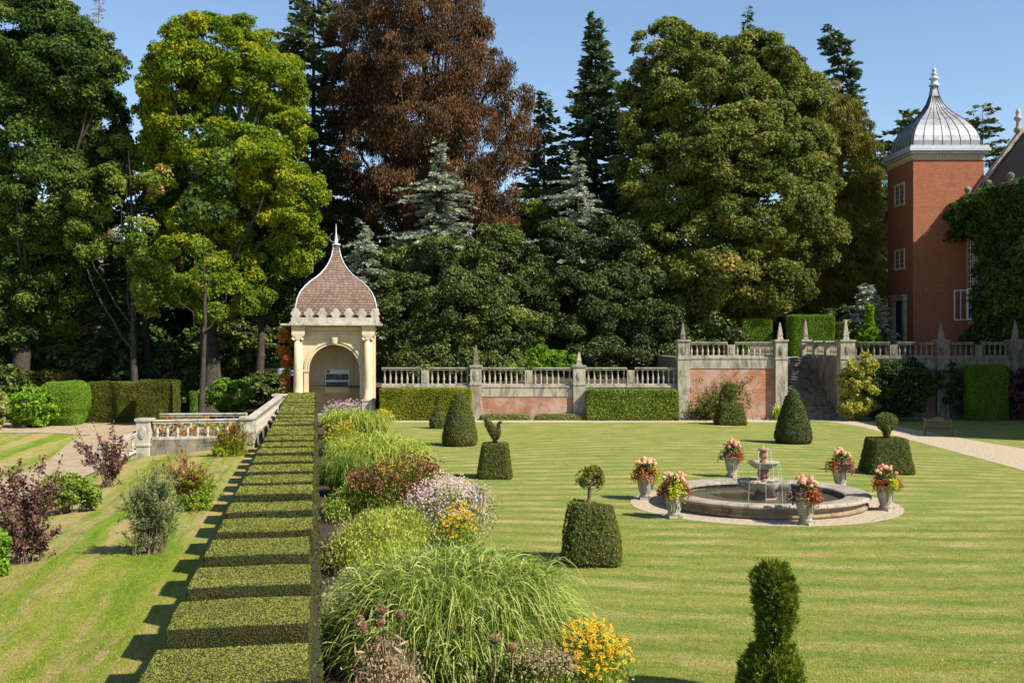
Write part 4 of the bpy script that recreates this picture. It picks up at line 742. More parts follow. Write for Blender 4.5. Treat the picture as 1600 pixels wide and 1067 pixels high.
# ------------------------------------------------------------------ clipped shapes
def clipbox(c0, c1, rot=0, res=.16, amp=.02, o=(0, 0, 0), rnd=.08):    # subdivided box, softened edges, local coords then rotated about z
    x0, y0_, z0 = c0; x1, y1_, z1 = c1; m = MB()
    def face(u, v, fn):
        nu, nv = max(2, int(u/res)+1), max(2, int(v/res)+1); a, b = np.meshgrid(np.linspace(0, 1, nu), np.linspace(0, 1, nv)); P = fn(a.ravel(), b.ravel()); i = (np.arange(nv-1)[:, None]*nu+np.arange(nu-1)[None]).ravel(); m.add(P, np.stack([i, i+1, i+nu+1, i+nu], 1), smooth=True)
    lx, ly, lz = x1-x0, y1_-y0_, z1-z0; S = np.stack
    face(lx, ly, lambda a, b: S([x0+a*lx, y0_+b*ly, z1+0*a], 1)); face(lx, lz, lambda a, b: S([x0+a*lx, y0_+0*a, z0+b*lz], 1)); face(lx, lz, lambda a, b: S([x1-a*lx, y1_+0*a, z0+b*lz], 1))
    face(ly, lz, lambda a, b: S([x0+0*a, y1_-a*ly, z0+b*lz], 1)); face(ly, lz, lambda a, b: S([x1+0*a, y0_+a*ly, z0+b*lz], 1))
    cx, cy, sx, sy = (x0+x1)/2, (y0_+y1_)/2, lx/2, ly/2
    for i, V in enumerate(m.V):
        ex_ = np.clip((np.abs(V[:, 0]-cx)-(sx-rnd))/rnd, 0, 1); ey = np.clip((np.abs(V[:, 1]-cy)-(sy-rnd))/rnd, 0, 1); ez_ = np.clip((V[:, 2]-(z1-rnd))/rnd, 0, 1)
        V = V.copy(); q_ = .3*rnd; V[:, 0] -= np.sign(V[:, 0]-cx)*q_*np.maximum(ex_*ez_, ex_*ey); V[:, 1] -= np.sign(V[:, 1]-cy)*q_*np.maximum(ey*ez_, ex_*ey); V[:, 2] -= q_*ez_*np.maximum(ex_, ey)
        c_, s_ = math.cos(rot), math.sin(rot); m.V[i] = np.stack([V[:, 0]*c_-V[:, 1]*s_, V[:, 0]*s_+V[:, 1]*c_, V[:, 2]], 1)+np.array(o)
    return m.jitter(amp, 3.0)
def fuzz(m, ls, per, asp=.4, out=.4, tone=.5, tj=.18, tough=.75, stick=0.0, cap=60000, topmat=None):   # small leaves all over the clipped skin
    P, Nn, ar = m.sample(10); n = min(int(ar*per), cap); P, Nn, _ = m.sample(n)
    nn = unit(Nn*tough+rdir(n)*.8); P = P+Nn*(rng.random((n, 1))*ls*out+stick*np.abs(nz(P, 2.5))[:, None])
    sz = ls*rng.uniform(.6, 1.3, n); tn = np.clip(tone+.12*nz(P, 1.6)+tj*rng.normal(size=n), 0, 1)
    if topmat is None: m.leaves(P, nn, sz, asp, tn, 1)
    else:
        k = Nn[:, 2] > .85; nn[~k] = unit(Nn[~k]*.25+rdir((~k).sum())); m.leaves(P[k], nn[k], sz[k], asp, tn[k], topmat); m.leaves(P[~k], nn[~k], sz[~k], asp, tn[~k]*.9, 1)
    return m
def topi_rows(pts, k):                               # (half width px, row) -> rows at distance k
    return pts
# stepped hedge
hd = thing('castellated_hedge', 'long clipped hedge cut into even blocks, running from the foreground to the pavilion', 'hedge', hp(-.85, 9))
ZT = H-3.35; ang = math.atan2(.18, 1)
def hy(py): return F*3.35/(py-HY)
m = clipbox((-1.75, 0, 0), (.05, 63.5, ZT-.5), ang, .3, .02, (-0.18*6.0, 6.0, 0)); fuzz(m, .04, 90, cap=22000, tone=.5); m.build('hedge_base', [M['hedge_body'], L['clip_hedge']], hd)
yk = hy(1064)-2*2.17
for i in range(30):
    yb0 = yk+i*2.17+random.uniform(-.06, .06)
    if yb0 > 68: break
    dist = max(yb0, 9.6); ls = .0155*max(1, dist/14); per = min(6000, .62/ls**2*1.6)
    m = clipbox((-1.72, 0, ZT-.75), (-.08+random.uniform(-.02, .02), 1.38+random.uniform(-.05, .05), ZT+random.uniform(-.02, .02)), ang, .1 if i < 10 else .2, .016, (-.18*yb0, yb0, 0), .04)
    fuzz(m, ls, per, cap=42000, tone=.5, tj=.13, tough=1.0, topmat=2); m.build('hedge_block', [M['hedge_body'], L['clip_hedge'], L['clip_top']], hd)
def hedge(name, label, pxa, pxb, pyt, pyb, dp, leaf, body='hedge_body', ls=.06, per=700, zg=0.0, Y=None, rnd=.12, group=None, tone=.5, amp=.03, left=False, stick=.02, zb=None):
    Yf = Y or (F*(H-zg)/(pyb-HY)); z1 = Z(pyt, Yf); z0 = zb if zb is not None else Z(pyb, Yf); x0, x1 = X(pxa, Yf), X(pxb, Yf)
    m = clipbox((x0, Yf, z0), (x1, Yf+dp, z1), 0, .15, amp, (0, 0, 0), rnd); fuzz(m, ls, per, tone=tone, stick=stick)
    return m.build(name, [M[body], L[leaf]], o=((x0+x1)/2, Yf, z0), label=label, cat='hedge', group=group)
WH = 'clipped hedges against the terrace walls'
hedge('privet_hedge', 'golden green clipped hedge against the lower wall beside the pavilion', 594, 735, 608, 655.5, 1.1, 'privet_gold', ls=.075, per=520, group=WH, Y=D-1.25, tone=.5, zb=0)
hedge('laurel_hedge', 'glossy mid green clipped hedge against the lower wall near the taller wall', 918, 1060, 610, 654, 1.1, 'laurel', ls=.085, per=420, group=WH, Y=D-1.25, zb=0)
hedge('lavender_hedge', 'low grey green edging strip below the brick panel, the left one', 750, 829, 648, 656, .6, 'lavender', ls=.06, per=600, group='low lavender edging under the wall', Y=D-1.0, zb=0, rnd=.2)
hedge('lavender_hedge', 'low grey green edging strip below the brick panel, next to the laurel hedge', 836, 917, 648, 656, .6, 'lavender', ls=.06, per=600, group='low lavender edging under the wall', Y=D-1.0, zb=0, rnd=.2)
hedge('yew_hedge', 'tall flat faced green hedge panel against the shaded wall right of the bench', 1514, 1576, 571, 657, .9, 'clip_bright', 'yew_body', .07, 600, group=WH, Y=D-1.3, tone=.3, zb=0)
hedge('yew_hedge', 'green clipped hedge above the tall wall, left of the steps', 1160, 1206, 499, 545, 1.5, 'clip_bright', 'yew_body', .075, 450, group='clipped hedges on the upper terrace', Y=86, tone=.35, zb=TU)
hedge('yew_hedge', 'taller green clipped hedge seen at the head of the steps', 1239, 1304, 493, 545, 2.0, 'clip_bright', 'yew_body', .075, 450, group='clipped hedges on the upper terrace', Y=84, tone=.4, zb=TU)
hedge('yew_hedge', 'dark clipped hedge beside the small cypress and the tower', 1306, 1386, 505, 545, 1.5, 'clip_dark', 'yew_body', .075, 400, group='clipped hedges on the upper terrace', Y=87, tone=.3, zb=TU)
p = GL(102, 664); m = MB(); rx_ = 33/F*p[1]; hz = 66/F*p[1]
m.loft([(rx_*.68, rx_*.68, 0), (rx_*.86, rx_*.86, hz*.2), (rx_*.9, rx_*.9, hz*.33), (rx_*1.0, rx_, hz*.42), (rx_*1.02, rx_, hz*.6), (rx_, rx_, hz*.8), (rx_*.93, rx_*.9, hz*.93), (rx_*.7, rx_*.7, hz), (.05, .05, hz+.03)], 48, 3.2, p); m.jitter(.05, 2.0)
fuzz(m, .06, 700, tone=.55, stick=.03); m.build('clipped_bush', [M['yew_body'], L['clip_bright']], o=p, label='rounded bright green clipped bush lit by the sun at the wood edge', cat='clipped bush')
def hedge_left(lab, pxa, pxb, pyt, Y, leaf, dp=1.4):
    z0 = float(gl(X((pxa+pxb)/2, Y), Y)); m = clipbox((X(pxa, Y), Y, z0-.2), (X(pxb, Y), Y+dp, Z(pyt, Y)), 0, .17, .05, (0, 0, 0), .2); fuzz(m, .07, 480, tone=.4, stick=.04)
    m.build('yew_hedge', [M['yew_body'], L[leaf]], o=(X((pxa+pxb)/2, Y), Y, z0), label=lab, cat='hedge', group='dark clipped hedges at the wood edge')
hedge_left('long dark clipped hedge in shade behind the rounded bright bush', 134, 214, 598, 77.5, 'clip_dark')  # tree shade on this hedge is put into its dark leaf colour
hedge_left('clipped hedge block with lit right face, left of the slim trunk', 212, 267, 596, 74.5, 'clip_dark', 2.2)
hedge_left('narrow upright clipped column beside the slim trunk', 297, 306, 610, 71, 'clip_bright', .5)
# topiary on the lawn
def topiary(label, px, py, parts, name='topiary', tone=.45, rot=0, ls=.045, dens=1.0, rough=0.02, leaf='clip_dark', stick=0.01, Y=None):
    p = G(px, py) if Y is None else np.array([X(px, Y), Y, 0]); k = p[1]/F; t = thing(name, label, 'topiary', p, 'clipped yew topiary on the lawn')
    ls = max(ls*.8, .022*p[1]/20); per = .75/ls**2*dens
    for nm, e, n, rows_, sy in parts:                # rows: (half width px, height px above base, shift px)
        m = MB(); rr = []
        for r in rows_: rr.append((r[0]*k, r[0]*k*sy, r[1]*k, (r[2] if len(r) > 2 else 0)*k, 0))
        R2 = []                                     # add intermediate rings
        for a_, b_ in zip(rr[:-1], rr[1:]):
            s_ = max(1, int(max(abs(b_[2]-a_[2]), abs(b_[0]-a_[0]))/.18)); R2 += [tuple(np.array(a_)*(1-i/s_)+np.array(b_)*(i/s_)) for i in range(s_)]
        R2.append(rr[-1]); m.loft(R2, n, e, (0, 0, 0)); c_, s_ = math.cos(rot), math.sin(rot)
        m.V = [np.stack([V[:, 0]*c_-V[:, 1]*s_, V[:, 0]*s_+V[:, 1]*c_, V[:, 2]], 1)+p for V in m.V]
        m.jitter(rough, 2.5); fuzz(m, ls, per, tone=tone, stick=stick, cap=45000); m.build(nm, [M['yew_body'], L[leaf]], t)
    return t, p, k
CONE = [(24, 0), (27, 6), (27, 14), (23.5, 32), (18.5, 52), (12, 70), (7, 80), (3, 84), (.2, 85)]
topiary('rounded dark green cone standing before the golden privet hedge', 718.5, 696, [('clipped_cone', 2, 40, CONE, 1)], rough=.03)
topiary('rounded olive cone standing before the foot of the garden steps', 1240, 692, [('clipped_cone', 2, 40, [(a*1.02, b) for a, b in CONE], 1)], rough=.03, leaf='clip_hedge', tone=.2)
BLK = lambda a, b, h: [(a-1, 0), (a, 4), (b, h-3), (b-1.2, h), (b*.5, h+.3), (.3, h+.4)]
topiary('square tapered block topped by a leaning leaf shaped bird, before the lower wall', 773.5, 746, [('clipped_base', 7, 48, BLK(27, 20, 53), 1),
    ('clipped_bird', 2, 24, [(4, 52), (4, 60), (7, 66, -1), (8, 74, -4), (7.5, 82, -8), (5, 88, -12), (2, 93, -15)], .5), ('bird_head', 2, 14, [(4, 60, 2), (5, 70, 4), (3.2, 78, 6), (2.5, 84, 6), (3.4, 86, 8), (1, 89, 8)], .7)], rough=.02)
topiary('distant square block with a small peacock, before the tall brick wall', 1141, 663, [('clipped_base', 7, 44, BLK(23, 17, 33), 1), ('clipped_bird', 2, 24, [(3, 32), (3, 38, 1), (6, 43), (11, 48, -1), (12.5, 55, -1), (9, 62, -1), (3, 66, -1)], .35)], tone=.4)
topiary('large square block topped by a fan tailed peacock, beside the gravel path', 1385, 738, [('clipped_base', 7, 48, BLK(36, 28, 53), 1),
    ('clipped_fan_tail', 2, 30, [(3.5, 54), (5, 62), (12, 68), (16.5, 75), (17.5, 82), (14.5, 88), (8, 92), (2, 93)], .3), ('clipped_bird', 2, 20, [(4, 52), (4.2, 60), (6.5, 66), (6.5, 71), (3.6, 77), (2.2, 83), (2.4, 86), (.8, 88)], 1.3)], tone=.42, rot=.0)
t_, p_, k_ = topiary('rough dark block with a thin open globe on a stem above it', 924, 878, [('clipped_base', 5, 48, [(42, 0), (44.5, 10), (41, 35), (34, 70), (32, 84), (29, 88), (14, 89), (.3, 89)], 1)], ls=.05, rough=.06, stick=.06, tone=.45)
mb = MB(); c = p_+np.array([-3*k_, 0, 131*k_]); n = 1300; d = rdir(n); Pq = c+d*np.array([23, 18, 22])*k_*rng.uniform(.75, 1.05, (n, 1)); keep = nz(Pq, 5.0) > -.3; mb.leaves(Pq[keep], unit(d[keep]+rdir(keep.sum())*.8), .05, .4, np.clip(.5+.25*rng.normal(size=keep.sum()), 0, 1)); mb.build('clipped_globe', L['clip_dark'], t_)
mt = MB(); mt.tube([p_+np.array([-4*k_, 0, 86*k_]), p_+np.array([-3*k_, 0, 104*k_]), c+np.array([0, 0, -8*k_])], [.05, .045, .035], 7)
for i in range(22):
    e_ = c+rdir(1)[0]*np.array([20, 15, 19])*k_; s = np.linspace(0, 1, 5)[:, None]; b0 = c+np.array([0, 0, -12*k_]); mt.tube(b0*(1-s)+e_*s+np.sin(s*3)*rng.normal(size=3)*.05, .014*(1.2-s[:, 0]), 4)
mt.build('stem', M['twig'], t_)
t_, p_, k_ = topiary('small ragged yew with a thin leader, between the privet hedge and the dark cone', 683, 669, [('clipped_base', 3, 30, [(10, 0), (11.5, 5), (11, 15), (7, 24), (3, 30), (.3, 33)], 1)], stick=.05)
mb = MB(); n = 160; hh_ = rng.random(n); Pq = p_+np.stack([rng.normal(size=n)*.06, rng.normal(size=n)*.06, (28+22*hh_)*k_], 1); mb.darts(Pq, rdir(n)+np.array([0, 0, .8]), .16, .03, .6); mb.build('leader', L['clip_hedge'], t_)
# the near free growing yew at the bottom edge
YN = 15.6; kk = YN/F; pN = np.array([X(1207, YN), YN, 0.0]); base_py = HY+H/kk
t_ = thing('topiary', 'shaggy yew column with narrow waist at the bottom edge', 'topiary', pN, 'clipped yew topiary on the lawn')
hgt = lambda py: (base_py-py)*kk
prof = [(60, base_py), (60, 1085), (56, 1060), (46, 1035), (30, 1018), (19, 1003), (24, 988), (35, 962), (36, 935), (34, 912), (28, 895), (14, 884), (2, 879)]
m = MB(); rows_ = []
for (a0, b0), (a1, b1) in zip(prof[:-1], prof[1:]):
    for i in range(4): rows_.append(((a0+(a1-a0)*i/4)*kk*(.74 if b0 < 1010 else .86), (a0+(a1-a0)*i/4)*kk*.8, hgt(b0+(b1-b0)*i/4)))
m.loft(rows_, 30, 2, pN); m.jitter(.06, 4); P, Nn, _ = m.sample(17000); n = len(P)
T = unit(Nn*1.0+np.array([0, 0, .75])+rdir(n)*.6); m.darts(P-Nn*.03, T, rng.uniform(.06, .17, n), .012, np.clip(.42+.22*nz(P, 5)+.2*rng.normal(size=n), 0, 1), 1)
k2 = rng.choice(n, 320, replace=False)               # longer shoots carrying needles
for i in k2:
    d = unit(Nn[i]+np.array([0, 0, .7])+rng.normal(size=3)*.3); l = rng.uniform(.08, .2); u = rng.random(16)[:, None]; m.darts(P[i]+d*l*u, d*.6+rdir(16)*.8, .045, .007, .6, 1)
for i in rng.choice(n, 130, replace=False):          # tufts that break the outline
    q_ = P[i]+Nn[i]*rng.uniform(0, .05); c_n = 75; m.darts(q_+rdir(c_n)*.05*rng.random((c_n, 1)), Nn[i]*.8+np.array([0, 0, .9])+rdir(c_n)*.7, rng.uniform(.05, .12, c_n), .011, np.clip(.6+.25*rng.normal(size=c_n), 0, 1), 1)
m.build('foliage', [M['yew_body'], L['yew_fresh']], t_)
# ------------------------------------------------------------------ fountain
fo = thing('fountain', 'round stone pool with broad rim and tiered carved fountain in the middle of the lawn', 'fountain', FC)
RP = 3.2
MB().lathe([(RP-.1, 0), (RP-.02, .06), (RP-.02, .12), (RP-.1, .15), (RP-.12, .24), (RP-.06, .27), (RP-.06, .3), (RP-.5, .3), (RP-.62, .3), (RP-.62, -.02)], 96, FC, cap=False).build('pool_wall', M['stone_brown'], fo)
for i in range(26):                                  # rim stones
    a0, a1 = 2*math.pi*i/26+.004, 2*math.pi*(i+1)/26-.004; m = MB(); aa = np.linspace(a0, a1, 6); pr = [(RP-.72, .31), (RP-.72, .37), (RP-.62, .40), (RP-.1, .435), (RP+.0, .42), (RP+.06, .38), (RP+.06, .33), (RP+.0, .305)]
    V = np.array([[FC[0]+r*math.cos(t), FC[1]+r*math.sin(t), z+.004*math.sin(i*7)] for t in aa for r, z in pr]); k = len(pr); idx = np.arange(k); j = (idx+1) % k
    Q = np.concatenate([np.stack([s*k+idx, s*k+j, (s+1)*k+j, (s+1)*k+idx], 1) for s in range(5)]); m.add(V, [Q, np.array([idx]), np.array([5*k+idx[::-1]])]); m.build('rim_stone', M['stone_rim'], fo)
MB().lathe([(.02, .2), (1.2, .2), (RP-.6, .2)], 64, FC, cap=False).build('pool_water', M['water'], fo)
MB().lathe([(.42, -.05), (.42, .22), (.3, .26), (.26, .4), (.33, .5), (.3, .56), (.5, .6)], 20, FC).build('pedestal', M['terracotta'], fo)
lobed = []                                            # lobed lower bowl made of shells round the stem
for i in range(6):
    a_ = R(30+60*i+0); c = FC+np.array([.42*math.cos(a_), .42*math.sin(a_), 0]); m = MB()
    m.loft([(.08, .08, .42), (.22, .22, .46), (.36, .36, .58), (.42, .42, .73), (.42, .42, .76), (.39, .39, .76), (.32, .32, .68), (.05, .05, .62)], 20, 2, c); m.build('shell_bowl', M['stone'], fo)
MB().lathe([(.02, .725), (.5, .725), (.72, .725)], 24, FC, cap=False).build('bowl_water', M['water'], fo)
m = MB(); m.lathe([(.2, .6), (.2, .7), (.14, .78), (.11, .86), (.15, .98), (.16, 1.04), (.12, 1.1), (.10, 1.16)], 18, FC)
for i in range(7):
    a_ = 2*math.pi*i/7; m.loft([(.02, .02, -.16), (.07, .07, -.06), (.08, .08, .04), (.03, .03, .15)], 8, 2, FC+np.array([.12*math.cos(a_), .12*math.sin(a_), .96]))
m.build('carved_stem', M['terracotta'], fo)
m = MB(); n = 40; a = np.linspace(0, 2*math.pi, n, endpoint=False)
def frill(rows_, amp, kf):
    V = np.concatenate([np.stack([FC[0]+r*(1+amp*f*np.cos(kf*a))*np.cos(a), FC[1]+r*(1+amp*f*np.cos(kf*a))*np.sin(a), np.full(n, z)], 1) for r, z, f in rows_]); i = np.arange(n); j = (i+1) % n
    mm = MB(); mm.add(V, [np.concatenate([np.stack([k*n+i, k*n+j, (k+1)*n+j, (k+1)*n+i], 1) for k in range(len(rows_)-1)])], smooth=True); return mm
frill([(.1, 1.10, 0), (.24, 1.13, .5), (.38, 1.22, 1), (.46, 1.30, 1), (.48, 1.33, 1), (.47, 1.345, 1), (.38, 1.31, 1), (.1, 1.28, 0)], .07, 8).build('upper_bowl', M['stone'], fo)
m = MB(); m.lathe([(.11, 1.27), (.13, 1.34), (.08, 1.42), (.11, 1.5), (.14, 1.58), (.09, 1.66), (.18, 1.7), (.18, 1.76), (.11, 1.74)], 16, FC)
for i in range(6):
    a_ = 2*math.pi*i/6; m.loft([(.02, .02, -.1), (.05, .05, -.03), (.05, .05, .04), (.02, .02, .1)], 8, 2, FC+np.array([.09*math.cos(a_), .09*math.sin(a_), 1.55]))
m.build('carved_urn', M['terracotta'], fo)
m = MB()
for i in range(8):
    a_ = R(20+45*i); s = np.linspace(0, 1, 6); r = .48+.09*s**.5; m.tube(np.stack([FC[0]+r*np.cos(a_), FC[1]+r*np.sin(a_), 1.33-.58*s**1.4], 1), .006, 5)
for i in range(10):
    a_ = R(10+36*i); s = np.linspace(0, 1, 6); r = .8+.08*s**.5; m.tube(np.stack([FC[0]+r*np.cos(a_), FC[1]+r*np.sin(a_), .73-.53*s**1.4], 1), .006, 5)
for i in range(5):
    a_ = R(72*i); s = np.linspace(0, 1, 6); r = .2+.05*s**.5; m.tube(np.stack([FC[0]+r*np.cos(a_), FC[1]+r*np.sin(a_), 1.75-.42*s**1.4], 1), .007, 5)
m.tube([FC+np.array([0, 0, 1.7]), FC+np.array([0, 0, 1.86])], .018, 6); m.build('water_jets', M['stream'], fo)
# ------------------------------------------------------------------ urns round the fountain
UG = 'flower urns round the fountain'
u0 = thing('stone_urn', 'x', 'urn', (0, 0, 0), UG)
m = MB(); m.loft([(.27, .27, 0), (.27, .27, .07)], 4, 2, smooth=False, off=R(45))
m.lathe([(.17, .07), (.19, .11), (.155, .15), (.17, .2), (.215, .42), (.25, .62), (.27, .66), (.30, .68), (.30, .73), (.25, .73), (.23, .66)], 26)
for i in range(8):
    a_ = 2*math.pi*i/8; m.tube([(r*math.cos(a_+d), r*math.sin(a_+d), z) for r, z, d in ((.172, .2, 0), (.2, .3, .12), (.222, .42, 0), (.24, .52, -.12), (.25, .6, 0))], .016, 5)
m.build('pot', M['stone'], u0, bevel=0); MB().lathe([(.01, .67), (.235, .67)], 20, cap=False).build('soil', M['soil'], u0)
PET = [(0, 0, .1)]+[(math.cos(t)*(1 if i % 2 else .62), math.sin(t)*(1 if i % 2 else .62), .25 if i % 2 else .05) for i, t in enumerate(np.linspace(0, 2*math.pi, 16, endpoint=False))]
PETF = [(0, i+1, (i+1) % 16+1) for i in range(16)]
def dahlia(mb, P, s, mat):                           # ball of ringed petals
    for p, ss in zip(P, s):
        n = 46; d = unit(rdir(n)+np.array([0, 0, .25])); mb.leaves(p+d*ss*.75, unit(d+rdir(n)*.35), ss*.42, .7, np.clip(.55+.22*rng.normal()+.12*rng.normal(size=n), 0, 1), mat)
def flowers(label, p, seed, mix):
    rs = np.random.default_rng(seed); t = thing('potted_flowers', label, 'flowers', p+np.array([0, 0, .68]), 'flower arrangements in the urns'); p0_ = p
    mb = MB(); n = 420; d = unit(rdir(n)+np.array([0, 0, .6])); mb.leaves(p+np.array([0, 0, .86])+d*np.array([.30, .30, .32])*rng.uniform(.4, 1, (n, 1)), unit(d+rdir(n)*.6), .05, .45, rng.random(n)); mb.build('dahlia_leaves', L['holly'], t)
    mb = MB(); n = 19+seed % 4; a_ = rs.uniform(0, 6.28, n); r = .30*np.sqrt(rs.random(n)); Pq = p+np.stack([r*np.cos(a_), r*np.sin(a_), 1.22+.13*rs.random(n)-.6*r], 1)
    for q_ in Pq: mb.tube([p+np.array([0, 0, .75]), q_-np.array([0, 0, .03])], .006, 4, mat=1)
    dahlia(mb, Pq, rs.uniform(.042, .08, n), 0); mb.build('dahlia_blooms', [L['peach'], L['laurel']], t)
    for leaf, a0, a1, nm in mix:
        mb = MB(); n = 300; a_ = rng.uniform(R(a0), R(a1), n); r = rng.uniform(.2, .41, n)*(1+.2*np.sin(a_*5+seed)); Pq = p+np.stack([r*np.cos(a_), r*np.sin(a_), .80+.10*rng.normal(size=n)-.5*np.maximum(r-.25, 0)], 1)
        mb.leaves(Pq, unit(rdir(n)*.7+np.array([0, 0, .8])-np.array([0, .3, 0])), .042, .55, rng.random(n)); mb.build(nm, L[leaf], t)
    t.scale = (1.1, 1.1, 1.08); t.location.z = .68*1.06+.01
O_, Y_, P_ = 'orange', 'lime', 'purple'
ulist = [(1009, 783, 'leftmost of the six, with orange and yellow trailing plants', [(O_, 200, 330, 'orange_leaves'), (Y_, 130, 200, 'lime_leaves'), (Y_, -30, 40, 'lime_leaves'), (O_, 40, 130, 'orange_leaves')]),
 (1053, 812, 'front left of the pool, yellow leaves spilling', [(Y_, 240, 320, 'lime_leaves'), (O_, 170, 240, 'orange_leaves'), (O_, -40, 30, 'orange_leaves'), (O_, 30, 170, 'orange_leaves')]),
 (1144, 748, 'behind the pool on the left, dark purple leaves', [(P_, 120, 285, 'purple_leaves'), (O_, 285, 420, 'orange_leaves')]),
 (1259, 822, 'at the front right of the pool, dark trailing leaves', [(P_, 130, 265, 'purple_leaves'), (O_, 265, 320, 'orange_leaves'), (P_, -40, 60, 'purple_leaves')]),
 (1313, 766, 'behind the pool on the right, dark leaves between orange ones', [(O_, 150, 240, 'orange_leaves'), (P_, 240, 320, 'purple_leaves'), (O_, -40, 40, 'orange_leaves')]),
 (1384, 800, 'rightmost of the six, with orange and lime trailing plants', [(O_, 160, 265, 'orange_leaves'), (Y_, 265, 320, 'lime_leaves'), (O_, -40, 60, 'orange_leaves'), (Y_, 60, 120, 'lime_leaves')])]
for i, (px, py, lab, mix) in enumerate(ulist):
    p = G(px, py-3); p[2] = .01; lb_ = 'carved pale stone urn '+lab.split(',')[0]+' round the fountain'
    if i == 0: u = u0; u.location = p; u['label'] = lb_
    else: u = dup(u0, None, p, random.uniform(0, 1), lb_)
    u.scale = (1.08, 1.08, 1.06); flowers('peach dahlias in the urn '+lab, p, i+3, mix)
# ------------------------------------------------------------------ bench
bp = G(1466, 681); be = thing('garden_bench', 'weathered wooden bench with curved crest rail on the gravel path edge', 'bench', bp)
c_ = math.cos(R(-150)); 
def bb(nm, lst):
    m = MB()
    for b in lst: m.box(*b)
    m.V = [V+bp for V in m.V]; m.build(nm, M['wood'], be, bevel=.006)
for sx in (-.68, .68):
    for sy, h in ((-.26, .62), (.26, .95)): bb('leg', [(sx-.035, sx+.035, sy-.035, sy+.035, 0, h)])
    bb('arm', [(sx-.05, sx+.05, -.34, .28, .62, .66), (sx-.02, sx+.02, -.22, .22, .12, .17)])
bb('seat', [(-.72, .72, -.3+i*.105, -.3+i*.105+.085, .41, .44) for i in range(6)]+[(-.66, .66, -.29, -.26, .34, .41), (-.66, .66, .23, .26, .34, .41)])
m = MB(); m.box(-.65, .65, .235, .275, .5, .56)
n = 9; m.ext([(-.65, .86)]+[(-.65+1.3*i/n, .86+.03) if not 2 < i < 7 else (-.65+1.3*i/n, .92+.16*math.sin((i-2)/5*math.pi)) for i in range(n+1)]+[(.65, .86), (.65, .8), (-.65, .8)], .235, .275)
for i in range(13): m.box(-.62+i*.1, -.585+i*.1, .24, .27, .56, .8)
m.V = [V+bp for V in m.V]; m.build('backrest', M['wood'], be, bevel=.004)
be.rotation_euler.z = R(155)
# ------------------------------------------------------------------ shrubs on the right
shoots('wall_shrub', 'loose olive shrub spreading against the sunny brick below the tall wall', 1120, D-.9, [(1080+8*i+random.uniform(-6, 6), 628-22*math.sin(min(i/8, 1)*1.6)+random.uniform(-5, 12)) for i in range(11)]*2+[(1170, 597), (1160, 602), (1150, 598), (1140, 612)], 'maple', .07, 90, None, spread=.35, side=3, zg=0, base_r=.5, th=.02)
bush('gold_shrub', 'tall yellow green shrub at the right foot of the garden steps', 1342, 651, 30, 45, 'yellow_shrub', .11, .42, lobes=[(1345, 575, 24, 20), (1335, 600, 26, 24), (1350, 612, 26, 22), (1338, 635, 28, 18), (1325, 590, 14, 16)], Y=D-1.4, zg=0)
bush('dark_climber', 'big dark evergreen climber on the terrace wall right of the yellow shrub', 1400, 648, 45, 42, 'ivy', .11, .45, lobes=[(1385, 590, 32, 28), (1415, 590, 36, 28), (1400, 625, 40, 26), (1440, 600, 20, 22)], Y=D-1.0, zg=0, dens=1.7, tone=.35)
bush('dark_climber', 'thin dark climber trained on the wall behind the bench', 1490, 648, 25, 40, 'ivy', .1, .35, lobes=[(1482, 600, 20, 34), (1498, 620, 14, 26)], Y=D-.4, zg=0, dens=.8, cover=4, tone=.3)
bush('dark_climber', 'dark purple brown creeper on the wall at the right edge', 1596, 655, 20, 42, 'purple', .1, .4, lobes=[(1596, 610, 18, 42), (1610, 620, 20, 40)], Y=D-1.0, zg=0, tone=.2)
t_ = thing('strap_leaf_plant', 'clump of long pale strap leaves at the foot of the pier beside the steps', 'plant', (X(1217, D-.8), D-.8, 0)); mb = MB()
def blades(mb, c, rb, Hh, reach, n, wd, seg=6, tone=.5, mat=0, tj=.2, up=.3, spread=1.0):
    a_ = rng.uniform(0, 2*math.pi, n); r = rb*np.sqrt(rng.random(n)); b0 = np.asarray(c)+np.stack([r*np.cos(a_), r*np.sin(a_), 0*a_], 1)
    aa = a_+rng.normal(size=n)*(.6+1.3*rng.random(n))*spread; u = rng.random(n)**.8; d = np.stack([np.cos(aa), np.sin(aa), 0*aa], 1); hgt_ = Hh*(.55+.5*rng.random(n))*(1-.35*u*(1-up)); rc_ = reach*(.15+.95*u); s = np.linspace(0, 1, seg+1)
    s2_ = s[None, :, None]; P = b0[:, None]+d[:, None]*rc_[:, None, None]*(s2_**1.35)
    ka = (1.25+.85*u)[:, None]; kb = (.25+1.6*u)[:, None]; nrm = (1.0-.30*u)[:, None]
    bend = np.stack([-np.sin(aa), np.cos(aa)], 1)*rng.normal(size=(n, 1))*.16*reach; P[..., :2] += bend[:, None]*(s[None, :, None]**2)
    zz = hgt_[:, None]*(ka*s[None]-kb*s[None]**2.3)/nrm; P[..., 2] += np.maximum(zz, .02)
    side = np.stack([-np.sin(aa), np.cos(aa), 0*aa], 1)+rng.normal(size=(n, 3))*.35; side = unit(side)
    wv = wd*(1-s**2.2)*rng.uniform(.6, 1.3, n)[:, None]; wv[:, -1] = 0.0006; A = P-side[:, None]*wv[..., None]; B = P+side[:, None]*wv[..., None]
    V = np.stack([A, B], 2).reshape(-1, 3); k = 2*(seg+1); i = np.arange(seg)*2; q_ = np.stack([i, i+1, i+3, i+2], 1); f = (q_[None]+(np.arange(n)*k)[:, None, None]).reshape(-1, 4)
    mb.add(V, f, mat, np.repeat(np.clip(tone+1.4*tj*rng.normal(size=n), 0, 1), seg)); return P[:, -1]
